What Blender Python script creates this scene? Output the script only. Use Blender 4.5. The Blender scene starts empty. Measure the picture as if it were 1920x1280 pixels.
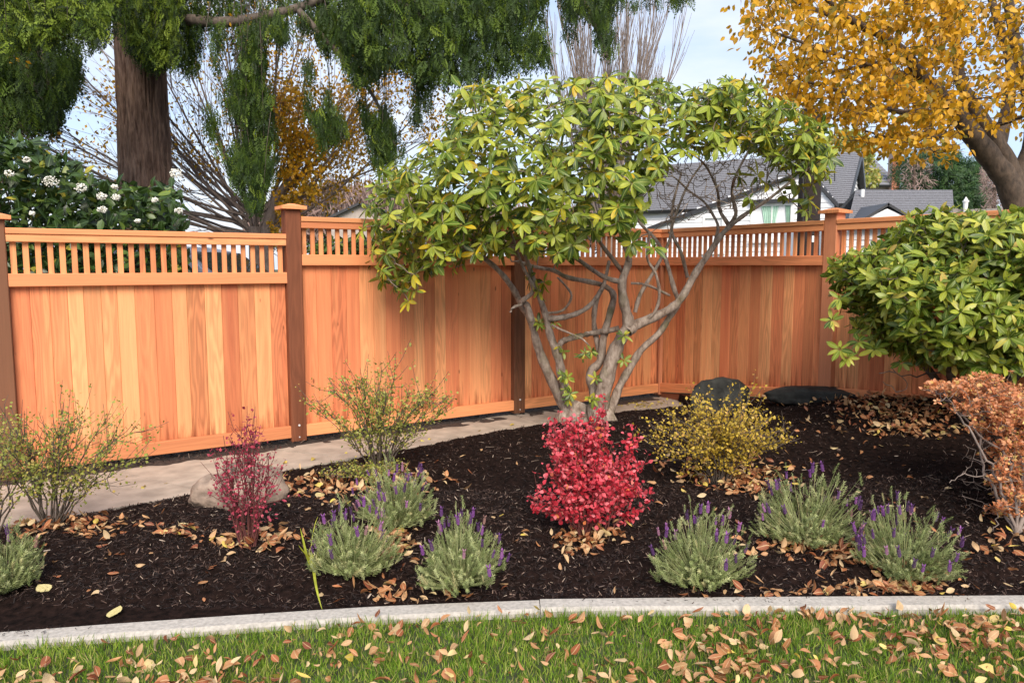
import bpy, math, random
import numpy as np
from mathutils import Vector, Matrix
random.seed(7); RNG = np.random.default_rng(7)
PI = math.pi
S = bpy.context.scene
COL = S.collection
# ------------------------------------------------------------------ camera, sky, sun, exposure
EYE = np.array([0.0, 0.0, 1.48]); FOC = 1413.0; PITCH = math.atan(142/1413)
cam_d = bpy.data.cameras.new('camera'); cam = bpy.data.objects.new('camera', cam_d); COL.objects.link(cam)
cam.location = EYE; cam.rotation_euler = (PI/2-PITCH, 0, 0)
cam_d.sensor_width = 36; cam_d.lens = 36*FOC/1920; cam_d.clip_start = 0.05; cam_d.clip_end = 2000
S.camera = cam
SUN_EL, SUN_AZ = math.radians(38), math.radians(171)      # azimuth clockwise from +Y (view direction)
sun_dir = Vector((math.sin(SUN_AZ)*math.cos(SUN_EL), math.cos(SUN_AZ)*math.cos(SUN_EL), math.sin(SUN_EL)))
sd = bpy.data.lights.new('sun', 'SUN'); sun = bpy.data.objects.new('sun', sd); COL.objects.link(sun)
sd.energy = 1.5; sd.angle = math.radians(34); sd.color = (1.0, 0.90, 0.78)
sun.rotation_euler = sun_dir.to_track_quat('Z', 'Y').to_euler(); sun.location = (5, -5, 12)
W = bpy.data.worlds.new('World'); S.world = W; W.use_nodes = True
nt = W.node_tree; nt.nodes.clear()
def wn(t): return nt.nodes.new(t)
sky = wn('ShaderNodeTexSky'); sky.sky_type = 'NISHITA'; sky.sun_disc = False
sky.sun_elevation = SUN_EL; sky.sun_rotation = SUN_AZ; sky.air_density = 1.0; sky.dust_density = 1.2
tc = wn('ShaderNodeTexCoord'); mp = wn('ShaderNodeMapping'); mp.inputs['Scale'].default_value = (1.0, 1.0, 3.2)
no = wn('ShaderNodeTexNoise'); no.inputs['Scale'].default_value = 2.6; no.inputs['Detail'].default_value = 6; no.inputs['Roughness'].default_value = .55
rp = wn('ShaderNodeValToRGB'); rp.color_ramp.elements[0].position = .38; rp.color_ramp.elements[1].position = .68
rp.color_ramp.elements[0].color = (0, 0, 0, 1); rp.color_ramp.elements[1].color = (1, 1, 1, 1)
mx = wn('ShaderNodeMix'); mx.data_type = 'RGBA'; mx.inputs[7].default_value = (2.6, 2.7, 2.9, 1)
bg = wn('ShaderNodeBackground'); bg.inputs['Strength'].default_value = .13; wo = wn('ShaderNodeOutputWorld')
L = nt.links.new
L(tc.outputs['Generated'], mp.inputs[0]); L(mp.outputs[0], no.inputs['Vector']); L(no.outputs['Fac'], rp.inputs[0])
m0 = wn('ShaderNodeMix'); m0.data_type = 'RGBA'; m0.inputs[0].default_value = .8; m0.inputs[7].default_value = (1.42, 1.72, 2.4, 1)     # thin high cloud veil over the blue
L(sky.outputs[0], m0.inputs[6]); L(m0.outputs[2], mx.inputs[6]); L(rp.outputs[0], mx.inputs[0]); L(mx.outputs[2], bg.inputs[0]); L(bg.outputs[0], wo.inputs[0])
S.view_settings.view_transform = 'Standard'; S.view_settings.look = 'None'
S.view_settings.exposure = 1.62; S.view_settings.gamma = 1; S.view_settings.use_curve_mapping = False
S.render.engine = 'CYCLES'
S.cycles.max_bounces = 6; S.cycles.diffuse_bounces = 3; S.cycles.glossy_bounces = 2; S.cycles.transmission_bounces = 4; S.cycles.transparent_max_bounces = 6
S.cycles.use_denoising = True

# ------------------------------------------------------------------ geometry helpers
_cp, _sp = math.cos(PITCH), math.sin(PITCH)
def ray(x, y): return np.array([x-960.0, FOC*_cp+(640-y)*_sp, -FOC*_sp+(640-y)*_cp])
def at(x, y, Y): r = ray(x, y); return EYE + r*(Y/r[1])
def onz(x, y, z): r = ray(x, y); return EYE + r*((z-EYE[2])/r[2])
def hit(x, y, P, n): r = ray(x, y); return EYE + r*(np.dot(np.array(P)-EYE, n)/np.dot(r, n))
def V3(*a): return np.array(a, float)
def unit(v): v = np.asarray(v, float); return v/(np.linalg.norm(v, axis=-1, keepdims=True)+1e-12)

def np_mesh(name, V, F, attrs=None, smooth=False):
    V = np.ascontiguousarray(V, dtype=np.float32); F = np.ascontiguousarray(F, dtype=np.int32)
    me = bpy.data.meshes.new(name); n, k = F.shape
    me.vertices.add(len(V)); me.vertices.foreach_set('co', V.ravel())
    me.loops.add(n*k); me.loops.foreach_set('vertex_index', F.ravel())
    me.polygons.add(n); me.polygons.foreach_set('loop_start', np.arange(0, n*k, k, dtype=np.int32))
    if smooth: me.polygons.foreach_set('use_smooth', np.ones(n, dtype=bool))
    for an, av in (attrs or {}).items():
        a = me.attributes.new(an, 'FLOAT', 'POINT'); a.data.foreach_set('value', np.ascontiguousarray(av, dtype=np.float32))
    me.update(calc_edges=True); me.validate(); return me
def link(name, me, mat=None, parent=None, M=None):
    o = bpy.data.objects.new(name, me); COL.objects.link(o)
    if mat is not None and me is not None and not me.materials: me.materials.append(mat)
    if M is not None: o.matrix_world = M
    if parent is not None:
        o.parent = parent
        Mw = M if M is not None else Matrix.Identity(4)
        o.matrix_basis = PW[parent.name].inverted() @ Mw
    PW[o.name] = M.copy() if M is not None else Matrix.Identity(4)
    return o
PW = {}
def tag(o, label=None, cat=None, group=None, kind=None):
    if label: o['label'] = label
    if cat: o['category'] = cat
    if group: o['group'] = group
    if kind: o['kind'] = kind
    return o
def thing(name, label, cat, loc=(0, 0, 0), group=None):
    M = Matrix.Translation(Vector([float(c) for c in loc]))
    return tag(link(name, None, M=M), label, cat, group)
class MB:                                   # gathers solids into ONE mesh object
    def __init__(s): s.V = []; s.F = []
    def hexa(s, P):                         # 8 points: bottom 0-3 ccw, top 4-7
        b = len(s.V); s.V += [tuple(p) for p in P]
        for f in ((3, 2, 1, 0), (4, 5, 6, 7), (0, 1, 5, 4), (1, 2, 6, 5), (2, 3, 7, 6), (3, 0, 4, 7)): s.F.append([b+i for i in f])
        return s
    def box(s, O, a, b, c):                 # corner and three edge vectors
        O, a, b, c = map(np.array, (O, a, b, c))
        return s.hexa([O, O+a, O+a+b, O+b, O+c, O+a+c, O+a+b+c, O+b+c])
    def prism(s, pts, off):                 # polygon pushed along off
        b = len(s.V); n = len(pts); off = np.array(off)
        s.V += [tuple(p) for p in pts]+[tuple(np.array(p)+off) for p in pts]
        s.F.append([b+i for i in range(n)][::-1]); s.F.append([b+n+i for i in range(n)])
        for i in range(n): j = (i+1) % n; s.F.append([b+i, b+j, b+n+j, b+n+i])
        return s
    def cyl(s, p0, p1, r0, r1=None, n=12):
        p0, p1 = np.array(p0, float), np.array(p1, float); r1 = r0 if r1 is None else r1
        d = unit(p1-p0); u = unit(np.cross(d, (0, 0, 1) if abs(d[2]) < .9 else (1, 0, 0))); v = np.cross(d, u); b = len(s.V)
        for p, r in ((p0, r0), (p1, r1)):
            for i in range(n): s.V.append(tuple(p+r*(u*math.cos(2*PI*i/n)+v*math.sin(2*PI*i/n))))
        s.F.append([b+i for i in range(n)][::-1]); s.F.append([b+n+i for i in range(n)])
        for i in range(n): j = (i+1) % n; s.F.append([b+i, b+j, b+n+j, b+n+i])
        return s
    def build(s, name, mat, parent=None, kind=None, smooth=False, bevel=0):
        me = bpy.data.meshes.new(name); me.from_pydata(s.V, [], s.F); me.validate()
        import bmesh
        bm = bmesh.new(); bm.from_mesh(me); bmesh.ops.recalc_face_normals(bm, faces=bm.faces[:])
        if bevel: bmesh.ops.bevel(bm, geom=bm.edges[:], offset=bevel, segments=2, affect='EDGES')
        bm.to_mesh(me); bm.free()
        if smooth: me.polygons.foreach_set('use_smooth', np.ones(len(me.polygons), dtype=bool))
        o = link(name, me, mat, parent)
        if kind: o['kind'] = kind
        return o
class Tubes:
    def __init__(s): s.V = []; s.F = []; s.R = []; s.n = 0
    def add(s, pts, rad, seg=6):
        P = np.asarray(pts, float); k = len(P); rad = np.asarray(rad, float)
        T = np.gradient(P, axis=0); T = unit(T)
        up = V3(.31, .17, .93) if abs(T[0][2]) < .8 else V3(.93, .2, .1)
        U = unit(np.cross(T, up)); Wv = np.cross(T, U)
        a = np.arange(seg)*2*PI/seg
        ring = U[:, None, :]*np.cos(a)[None, :, None] + Wv[:, None, :]*np.sin(a)[None, :, None]
        V = (P[:, None, :] + ring*rad[:, None, None]).reshape(-1, 3)
        i, j = np.meshgrid(np.arange(k-1), np.arange(seg), indexing='ij')
        q = np.stack([i*seg+j, i*seg+(j+1) % seg, (i+1)*seg+(j+1) % seg, (i+1)*seg+j], -1).reshape(-1, 4)
        s.V.append(V); s.F.append(q+s.n); s.R.append(np.full(len(V), random.random())); s.n += len(V); return s
    def build(s, name, mat, parent=None, kind=None, attrs=True):
        me = np_mesh(name, np.concatenate(s.V), np.concatenate(s.F), {'rnd': np.concatenate(s.R)} if attrs else None, smooth=True)
        o = link(name, me, mat, parent)
        if kind: o['kind'] = kind
        return o
def spline(pts, m=5):                       # Catmull-Rom through points (any dimension)
    P = np.asarray(pts, float); P = np.vstack([2*P[0]-P[1], P, 2*P[-1]-P[-2]]); out = []
    for i in range(1, len(P)-2):
        for t in np.linspace(0, 1, m, endpoint=False):
            a, b, c, d = P[i-1], P[i], P[i+1], P[i+2]
            out.append(.5*((2*b)+(-a+c)*t+(2*a-5*b+4*c-d)*t*t+(-a+3*b-3*c+d)*t**3))
    out.append(P[-2]); return np.array(out)
def leaf_tpl(w=.2, n=4, fold=.25, droop=.2, twist=0, pw=.85, wavy=0, blunt=.85):
    """unit leaf along +Y, face +Z: (V, tris, across)"""
    V = [(0, 0, 0)]; A = [0]
    for i in range(1, n+1):
        t = i/(n+1); h = w*math.sin(PI*t**pw)**blunt; z = -droop*t*t
        tw = twist*t
        for sx in (-1, 0, 1):
            x = sx*h; zz = z + abs(sx)*h*fold + wavy*math.sin(5*t+sx*2)*.5*h
            V.append((x*math.cos(tw)-(zz-z)*math.sin(tw), t, z+x*math.sin(tw)+(zz-z)*math.cos(tw))); A.append(abs(sx))
    V.append((0, 1, -droop)); A.append(0); F = [(0, 2, 1), (0, 3, 2)]
    for i in range(n-1):
        b = 1+3*i
        for k in (0, 1): F += [(b+k, b+k+1, b+k+4), (b+k, b+k+4, b+k+3)]
    b = 1+3*(n-1); e = len(V)-1; F += [(b, b+1, e), (b+1, b+2, e)]
    return np.array(V, float), np.array(F), np.array(A, float)
def quad_tpl(w=.3, fold=.2):
    V = [(0, 0, 0), (-w, .5, fold*w), (0, .55, 0), (w, .5, fold*w), (0, 1, -.05)]
    return np.array(V, float), np.array([(0, 2, 1), (0, 3, 2), (1, 2, 4), (2, 3, 4)]), np.array([0, 1, 0, 1, 0.])
def frames(D, N):
    Y = unit(D); X = unit(np.cross(Y, N)); Z = np.cross(X, Y); return np.stack([X, Y, Z], -1)   # columns
def scatter(tpls, B, P, sc, rnd, pick=None):
    """instances of templates -> arrays"""
    N = len(P); pick = RNG.integers(0, len(tpls), N) if pick is None else pick
    sc = np.broadcast_to(np.asarray(sc, float), (N,)) if np.ndim(sc) < 2 else sc
    Vs, Fs, Rs, As = [], [], [], []; off = 0
    for k, (tv, tf, ta) in enumerate(tpls):
        ix = np.where(pick == k)[0]
        if not len(ix): continue
        if sc.ndim == 1: loc = tv[None]*sc[ix][:, None, None]
        else: loc = tv[None]*sc[ix][:, None, :]
        V = np.einsum('nij,nvj->nvi', B[ix], loc) + P[ix][:, None, :]
        F = tf[None] + (np.arange(len(ix))*len(tv))[:, None, None] + off
        Vs.append(V.reshape(-1, 3)); Fs.append(F.reshape(-1, 3)); off += len(ix)*len(tv)
        Rs.append(np.repeat(rnd[ix], len(tv))); As.append(np.tile(ta, len(ix)))
    return np.concatenate(Vs), np.concatenate(Fs), np.concatenate(Rs), np.concatenate(As)
def foliage(name, tpls, B, P, sc, rnd, mat, parent=None, kind='stuff', pick=None):
    V, F, R, A = scatter(tpls, B, P, sc, rnd, pick)
    o = link(name, np_mesh(name, V, F, {'rnd': R, 'across': A}), mat, parent)
    if kind: o['kind'] = kind
    return o
def tpl_mesh(name, t, mat):
    me = np_mesh(name, t[0], t[1], {'across': t[2]}); me.materials.append(mat); return me
def leaves_split(pname, sname, tpls, B, P, sc, rnd, mat, parent, nmax=300):
    """the nearest leaves one by one, the rest as one part"""
    P = np.asarray(P); N = len(P); sc = np.broadcast_to(np.asarray(sc, float), (N,))
    d = np.linalg.norm(P-EYE, axis=1)/np.maximum(sc, 1e-3)
    r = P-EYE; px = 960+FOC*r[:, 0]/r[:, 1]; vis = (px > 5) & (px < 1915) & (r[:, 2]/r[:, 1] > -.5) & (r[:, 2]/r[:, 1] < .36)
    order = np.argsort(np.where(vis, d, d+1e6)); near = order[:nmax]; rest = order[nmax:]
    mes = [tpl_mesh(pname, t, mat) for t in tpls]; pick = RNG.integers(0, len(tpls), N)
    for i in near:
        M = np.eye(4); M[:3, :3] = B[i]*sc[i]; M[:3, 3] = P[i]
        link(pname, mes[pick[i]], None, parent, Matrix(M.tolist()))
    if len(rest): foliage(sname, tpls, B[rest], P[rest], sc[rest], rnd[rest], mat, parent, pick=pick[rest])
def in_poly(x, y, poly):
    c = np.zeros(np.shape(x), bool); n = len(poly)
    for i in range(n):
        (x0, y0), (x1, y1) = poly[i], poly[i-1]
        c ^= ((y0 > y) != (y1 > y)) & (x < (x1-x0)*(y-y0)/(y1-y0+1e-9)+x0)
    return c
def sample_poly(poly, n):
    p = np.array(poly, float); lo, hi = p.min(0), p.max(0); out = []
    while sum(map(len, out)) < n:
        q = RNG.uniform(lo, hi, (n*2, 2)); out.append(q[in_poly(q[:, 0], q[:, 1], poly)])
    return np.concatenate(out)[:n]
def rays(xy, Y):                            # many pixels with depths -> points
    x, y = xy[:, 0], xy[:, 1]
    r = np.stack([x-960, FOC*_cp+(640-y)*_sp, -FOC*_sp+(640-y)*_cp], 1)
    return EYE + r*(Y/r[:, 1])[:, None]
def fbm(x, y, seed=0, oct=4, f=1.0):        # cheap value noise
    rs = np.random.RandomState(seed); tot = 0; amp = 1; nrm = 0
    for o in range(oct):
        g = rs.rand(64, 64); u = x*f; v = y*f; i = np.floor(u).astype(int); j = np.floor(v).astype(int)
        a = u-i; b = v-j; a = a*a*(3-2*a); b = b*b*(3-2*b); i &= 63; j &= 63; i1 = (i+1) & 63; j1 = (j+1) & 63
        tot = tot+amp*((g[i, j]*(1-a)+g[i1, j]*a)*(1-b)+(g[i, j1]*(1-a)+g[i1, j1]*a)*b); nrm += amp; amp *= .5; f *= 2.03
    return tot/nrm

# ------------------------------------------------------------------ materials
def mat_new(name):
    m = bpy.data.materials.new(name); m.use_nodes = True; t = m.node_tree; t.nodes.clear()
    o = t.nodes.new('ShaderNodeOutputMaterial'); b = t.nodes.new('ShaderNodeBsdfPrincipled'); t.links.new(b.outputs[0], o.inputs[0])
    return m, t, b, o
def ramp(t, stops, interp='LINEAR'):
    r = t.nodes.new('ShaderNodeValToRGB'); cr = r.color_ramp; cr.interpolation = interp
    while len(cr.elements) < len(stops): cr.elements.new(.5)
    for e, (p, c) in zip(cr.elements, stops): e.position = p; e.color = (*c, 1)
    return r
def plain(name, c, rough=.6, metal=0, var=.12, scale=6, bump=0, spec=.5):
    m, t, b, o = mat_new(name); ln = t.links.new
    tc = t.nodes.new('ShaderNodeTexCoord'); n = t.nodes.new('ShaderNodeTexNoise'); n.inputs['Scale'].default_value = scale; n.inputs['Detail'].default_value = 6
    ln(tc.outputs['Object'], n.inputs['Vector'])
    r = ramp(t, [(.3, [x*(1-var) for x in c]), (.7, [min(1, x*(1+var)) for x in c])]); ln(n.outputs['Fac'], r.inputs[0]); ln(r.outputs[0], b.inputs['Base Color'])
    b.inputs['Roughness'].default_value = rough; b.inputs['Metallic'].default_value = metal; b.inputs['Specular IOR Level'].default_value = spec
    if bump:
        bp = t.nodes.new('ShaderNodeBump'); bp.inputs['Distance'].default_value = bump; bp.inputs['Strength'].default_value = .7
        ln(n.outputs['Fac'], bp.inputs['Height']); ln(bp.outputs[0], b.inputs['Normal'])
    return m
def leafy(name, stops, rib=None, trans=.3, rough=.45, spec=.4, spots=None):
    m, t, b, o = mat_new(name); ln = t.links.new; N = t.nodes.new
    oi = N('ShaderNodeObjectInfo'); at_ = N('ShaderNodeAttribute'); at_.attribute_name = 'rnd'
    ad = N('ShaderNodeMath'); ad.operation = 'ADD'; fr = N('ShaderNodeMath'); fr.operation = 'FRACT'
    ln(oi.outputs['Random'], ad.inputs[0]); ln(at_.outputs['Fac'], ad.inputs[1]); ln(ad.outputs[0], fr.inputs[0])
    r = ramp(t, stops); ln(fr.outputs[0], r.inputs[0]); c = r.outputs[0]
    g = N('ShaderNodeTexCoord'); nz = N('ShaderNodeTexNoise'); nz.inputs['Scale'].default_value = 16; nz.inputs['Detail'].default_value = 5; ln(g.outputs['Object'], nz.inputs['Vector'])
    hs = N('ShaderNodeHueSaturation'); mr = N('ShaderNodeMapRange'); mr.inputs[1].default_value = .25; mr.inputs[2].default_value = .75; mr.inputs[3].default_value = .62; mr.inputs[4].default_value = 1.3
    ln(nz.outputs['Fac'], mr.inputs[0]); ln(mr.outputs[0], hs.inputs['Value']); ln(c, hs.inputs['Color']); c = hs.outputs[0]
    if rib:
        a2 = N('ShaderNodeAttribute'); a2.attribute_name = 'across'; rr = ramp(t, [(0, (1, 1, 1)), (.16, (0, 0, 0))]); ln(a2.outputs['Fac'], rr.inputs[0])
        mxn = N('ShaderNodeMix'); mxn.data_type = 'RGBA'; ln(rr.outputs[0], mxn.inputs[0]); ln(c, mxn.inputs[6]); mxn.inputs[7].default_value = (*rib, 1); c = mxn.outputs[2]
    ln(c, b.inputs['Base Color']); b.inputs['Roughness'].default_value = rough; b.inputs['Specular IOR Level'].default_value = spec
    if trans:
        tr = N('ShaderNodeBsdfTranslucent'); ms = N('ShaderNodeMixShader'); ms.inputs[0].default_value = trans
        ln(c, tr.inputs[0]); ln(b.outputs[0], ms.inputs[1]); ln(tr.outputs[0], ms.inputs[2]); ln(ms.outputs[0], o.inputs[0])
    return m
def bark(name, c0, c1, scale=14, stretch=.18, bump=.01, moss=None):
    m, t, b, o = mat_new(name); ln = t.links.new; N = t.nodes.new
    tc = N('ShaderNodeTexCoord'); mp = N('ShaderNodeMapping'); mp.inputs['Scale'].default_value = (1, 1, stretch); ln(tc.outputs['Object'], mp.inputs[0])
    n = N('ShaderNodeTexNoise'); n.inputs['Scale'].default_value = scale; n.inputs['Detail'].default_value = 8; n.inputs['Roughness'].default_value = .65; ln(mp.outputs[0], n.inputs['Vector'])
    r = ramp(t, [(.32, c0), (.52, [(a+b_)/2 for a, b_ in zip(c0, c1)]), (.7, c1)]); ln(n.outputs['Fac'], r.inputs[0]); c = r.outputs[0]
    if moss:
        n2 = N('ShaderNodeTexNoise'); n2.inputs['Scale'].default_value = 5; n2.inputs['Detail'].default_value = 5; ln(tc.outputs['Object'], n2.inputs['Vector'])
        r2 = ramp(t, [(.54, (0, 0, 0)), (.72, (.8, .8, .8))]); ln(n2.outputs['Fac'], r2.inputs[0]); mxn = N('ShaderNodeMix'); mxn.data_type = 'RGBA'
        ln(r2.outputs[0], mxn.inputs[0]); ln(c, mxn.inputs[6]); mxn.inputs[7].default_value = (*moss, 1); c = mxn.outputs[2]
    ln(c, b.inputs['Base Color']); b.inputs['Roughness'].default_value = .85
    bp = N('ShaderNodeBump'); bp.inputs['Distance'].default_value = bump; ln(n.outputs['Fac'], bp.inputs['Height']); ln(bp.outputs[0], b.inputs['Normal'])
    return m
def cedar(name, stops, stain=(.20, .045, .015), stain_h=.5, stain_amt=1, dark=1.0):
    """sawn cedar, grain along local Z, every member its own tone and figure"""
    m, t, b, o = mat_new(name); ln = t.links.new; N = t.nodes.new
    def math_(op, a, b_=None):
        q = N('ShaderNodeMath'); q.operation = op
        for i, v in enumerate((a, b_)):
            if v is None: continue
            if isinstance(v, (int, float)): q.inputs[i].default_value = v
            else: ln(v, q.inputs[i])
        return q.outputs[0]
    tc = N('ShaderNodeTexCoord'); oi = N('ShaderNodeObjectInfo'); rnd = oi.outputs['Random']
    sh = N('ShaderNodeCombineXYZ'); ln(math_('MULTIPLY', rnd, 37.0), sh.inputs[0]); ln(math_('MULTIPLY', rnd, 11.0), sh.inputs[1]); ln(math_('MULTIPLY', rnd, 91.0), sh.inputs[2])
    va = N('ShaderNodeVectorMath'); va.operation = 'ADD'; ln(tc.outputs['Object'], va.inputs[0]); ln(sh.outputs[0], va.inputs[1])
    # cathedral figure: contour lines of a noise field stretched along the board
    mp = N('ShaderNodeMapping'); mp.inputs['Scale'].default_value = (9, 9, .9); ln(va.outputs[0], mp.inputs[0])
    n1 = N('ShaderNodeTexNoise'); n1.inputs['Scale'].default_value = 1.0; n1.inputs['Detail'].default_value = 2.5; n1.inputs['Roughness'].default_value = .45; ln(mp.outputs[0], n1.inputs['Vector'])
    rings = math_('SINE', math_('MULTIPLY', n1.outputs['Fac'], 70.0)); rings = math_('ADD', math_('MULTIPLY', rings, .5), .5)
    # fine straight fibres
    mp2 = N('ShaderNodeMapping'); mp2.inputs['Scale'].default_value = (190, 190, 3.5); ln(va.outputs[0], mp2.inputs[0])
    n2 = N('ShaderNodeTexNoise'); n2.inputs['Scale'].default_value = 1; n2.inputs['Detail'].default_value = 4; ln(mp2.outputs[0], n2.inputs['Vector'])
    # broad streaks
    mp3 = N('ShaderNodeMapping'); mp3.inputs['Scale'].default_value = (22, 22, .8); ln(va.outputs[0], mp3.inputs[0])
    n3 = N('ShaderNodeTexNoise'); n3.inputs['Scale'].default_value = 1; n3.inputs['Detail'].default_value = 3; ln(mp3.outputs[0], n3.inputs['Vector'])
    r = ramp(t, stops)
    fac = math_('ADD', math_('MULTIPLY', rnd, .8), math_('MULTIPLY', math_('SUBTRACT', n3.outputs['Fac'], .5), .75)); fac = math_('ADD', fac, .1); ln(fac, r.inputs[0])
    wn_ = N('ShaderNodeTexWhiteNoise'); wn_.noise_dimensions = '1D'; ln(math_('MULTIPLY', rnd, 513.0), wn_.inputs['W'])
    v = math_('ADD', math_('MULTIPLY', math_('MULTIPLY', rings, wn_.outputs['Value']), -.30), math_('MULTIPLY', n2.outputs['Fac'], -.38))
    v = math_('MULTIPLY', math_('ADD', v, 1.27), dark)
    wv2 = N('ShaderNodeTexWhiteNoise'); wv2.noise_dimensions = '1D'; ln(math_('MULTIPLY', rnd, 771.0), wv2.inputs['W'])
    v = math_('MULTIPLY', v, math_('ADD', math_('MULTIPLY', wv2.outputs['Value'], .34), .83))
    hs = N('ShaderNodeHueSaturation'); hs.inputs['Saturation'].default_value = .96; ln(v, hs.inputs['Value']); ln(r.outputs[0], hs.inputs['Color'])
    # stains climbing from the foot of the board
    sx = N('ShaderNodeSeparateXYZ'); ln(tc.outputs['Object'], sx.inputs[0])
    mp4 = N('ShaderNodeMapping'); mp4.inputs['Scale'].default_value = (26, 26, 2.2); ln(va.outputs[0], mp4.inputs[0])
    n4 = N('ShaderNodeTexNoise'); n4.inputs['Scale'].default_value = 1; n4.inputs['Detail'].default_value = 6; n4.inputs['Roughness'].default_value = .6; ln(mp4.outputs[0], n4.inputs['Vector'])
    hgt = N('ShaderNodeMapRange'); hgt.inputs[1].default_value = 0; hgt.inputs[2].default_value = stain_h; hgt.inputs[3].default_value = .20*stain_amt; hgt.inputs[4].default_value = -.2; ln(sx.outputs[2], hgt.inputs[0])
    st = N('ShaderNodeMapRange'); st.inputs[1].default_value = .56; st.inputs[2].default_value = .78; ln(math_('ADD', n4.outputs['Fac'], hgt.outputs[0]), st.inputs[0])
    mxn = N('ShaderNodeMix'); mxn.data_type = 'RGBA'; ln(math_('MULTIPLY', st.outputs[0], .75), mxn.inputs[0]); ln(hs.outputs[0], mxn.inputs[6]); mxn.inputs[7].default_value = (*stain, 1)
    # knots and pin marks
    vo = N('ShaderNodeTexVoronoi'); vo.inputs['Scale'].default_value = 1; mp5 = N('ShaderNodeMapping'); mp5.inputs['Scale'].default_value = (7, 7, 2.6); ln(va.outputs[0], mp5.inputs[0]); ln(mp5.outputs[0], vo.inputs['Vector'])
    kn = N('ShaderNodeMapRange'); kn.inputs[1].default_value = .035; kn.inputs[2].default_value = .075; kn.inputs[3].default_value = .75; kn.inputs[4].default_value = 0; ln(vo.outputs['Distance'], kn.inputs[0])
    mk = N('ShaderNodeMix'); mk.data_type = 'RGBA'; ln(kn.outputs[0], mk.inputs[0]); ln(mxn.outputs[2], mk.inputs[6]); mk.inputs[7].default_value = (.12, .035, .015, 1)
    ln(mk.outputs[2], b.inputs['Base Color']); b.inputs['Roughness'].default_value = .62; b.inputs['Specular IOR Level'].default_value = .25
    bp = N('ShaderNodeBump'); bp.inputs['Distance'].default_value = .0015; bp.inputs['Strength'].default_value = .5; ln(n2.outputs['Fac'], bp.inputs['Height']); ln(bp.outputs[0], b.inputs['Normal'])
    return m
M = {}
M['board'] = cedar('cedar board', [(0, (.54, .145, .052)), (.3, (.65, .21, .075)), (.55, (.71, .265, .095)), (.8, (.76, .32, .12)), (1, (.78, .37, .145))])
M['rail'] = cedar('cedar rail', [(0, (.62, .20, .072)), (.5, (.70, .26, .092)), (1, (.74, .31, .115))], stain_amt=-.5)
M['post'] = cedar('cedar post', [(0, (.11, .03, .013)), (.5, (.16, .048, .02)), (1, (.24, .075, .03))], stain=(.10, .03, .012), stain_h=2.0, stain_amt=.6)
M['post_light'] = cedar('pale cedar post', [(0, (.50, .18, .08)), (1, (.58, .23, .105))], stain_amt=-.3)
M['post_brown'] = cedar('brown cedar post', [(0, (.15, .06, .028)), (1, (.22, .09, .042))], stain_amt=-.3)
M['kick'] = cedar('dark kick board', [(0, (.16, .045, .02)), (1, (.22, .07, .03))], stain_amt=-.5)
M['steel'] = plain('galvanised steel', (.55, .55, .55), .35, .9)
M['bolt'] = plain('bolt head', (.75, .75, .74), .4, .3)
M['concrete'] = plain('path concrete', (.42, .355, .285), .9, 0, .22, 7, .006, .2)
M['kerb'] = plain('kerb concrete', (.43, .395, .35), .9, 0, .2, 60, .004, .2)
M['rock_pale'] = plain('pale rock', (.27, .20, .155), .85, 0, .7, 9, .06, .2)
M['rock_dark'] = plain('dark rock', (.034, .034, .03), .8, 0, .6, 9, .05, .25)
M['rhodo'] = leafy('rhododendron leaf', [(0, (.05, .095, .015)), (.25, (.12, .19, .022)), (.6, (.27, .34, .035)), (.88, (.46, .49, .06)), (.97, (.58, .45, .02)), (1, (.6, .38, .02))], rib=(.42, .46, .12), trans=.28, rough=.38)
M['bush'] = leafy('bush leaf', [(0, (.05, .10, .012)), (.3, (.13, .20, .02)), (.65, (.30, .36, .035)), (.95, (.50, .50, .07)), (1, (.6, .38, .1))], rib=(.45, .5, .14), trans=.28, rough=.36)
M['bud'] = leafy('bud', [(0, (.55, .45, .1)), (1, (.62, .38, .12))], trans=0)
M['rbark'] = bark('rhododendron bark', (.13, .085, .06), (.52, .42, .34), 22, .45, .02, moss=(.13, .12, .05))
M['twig'] = bark('twig bark', (.05, .04, .03), (.17, .13, .10), 30, .5, .003)
M['cbark'] = bark('cedar trunk bark', (.07, .03, .018), (.36, .23, .165), 24, .16, .08)
M['ybark'] = bark('yellow tree bark', (.035, .025, .018), (.14, .095, .065), 18, .5, .01)
M['pale_twig'] = bark('pale twig', (.16, .12, .10), (.34, .27, .23), 20, .5, .003)
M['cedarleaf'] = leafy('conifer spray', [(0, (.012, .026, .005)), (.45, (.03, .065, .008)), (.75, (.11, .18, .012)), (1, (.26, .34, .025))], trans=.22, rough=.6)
M['vib'] = leafy('viburnum leaf', [(0, (.014, .032, .006)), (.5, (.03, .062, .010)), (.9, (.075, .13, .02)), (.97, (.14, .2, .03)), (1, (.5, .4, .05))], rib=(.10, .17, .06), trans=.15, rough=.35)
M['white_fl'] = plain('white blossom', (.88, .86, .76), .7, 0, .05)
M['yellow'] = leafy('yellow autumn leaf', [(0, (.22, .20, .02)), (.18, (.42, .24, .010)), (.55, (.64, .32, .010)), (.88, (.80, .43, .016)), (1, (.80, .50, .05))], trans=.38, rough=.5)
M['fallen'] = leafy('fallen leaf', [(0, (.20, .055, .025)), (.2, (.36, .12, .045)), (.45, (.48, .22, .09)), (.7, (.58, .36, .18)), (.93, (.66, .50, .28)), (1, (.70, .52, .08))], rib=(.6, .42, .22), trans=.15, rough=.55)
M['redleaf'] = leafy('red barberry leaf', [(0, (.40, .02, .035)), (.35, (.64, .045, .07)), (.75, (.80, .12, .15)), (.96, (.85, .24, .26)), (1, (.8, .25, .05))], trans=.3, rough=.45)
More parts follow.
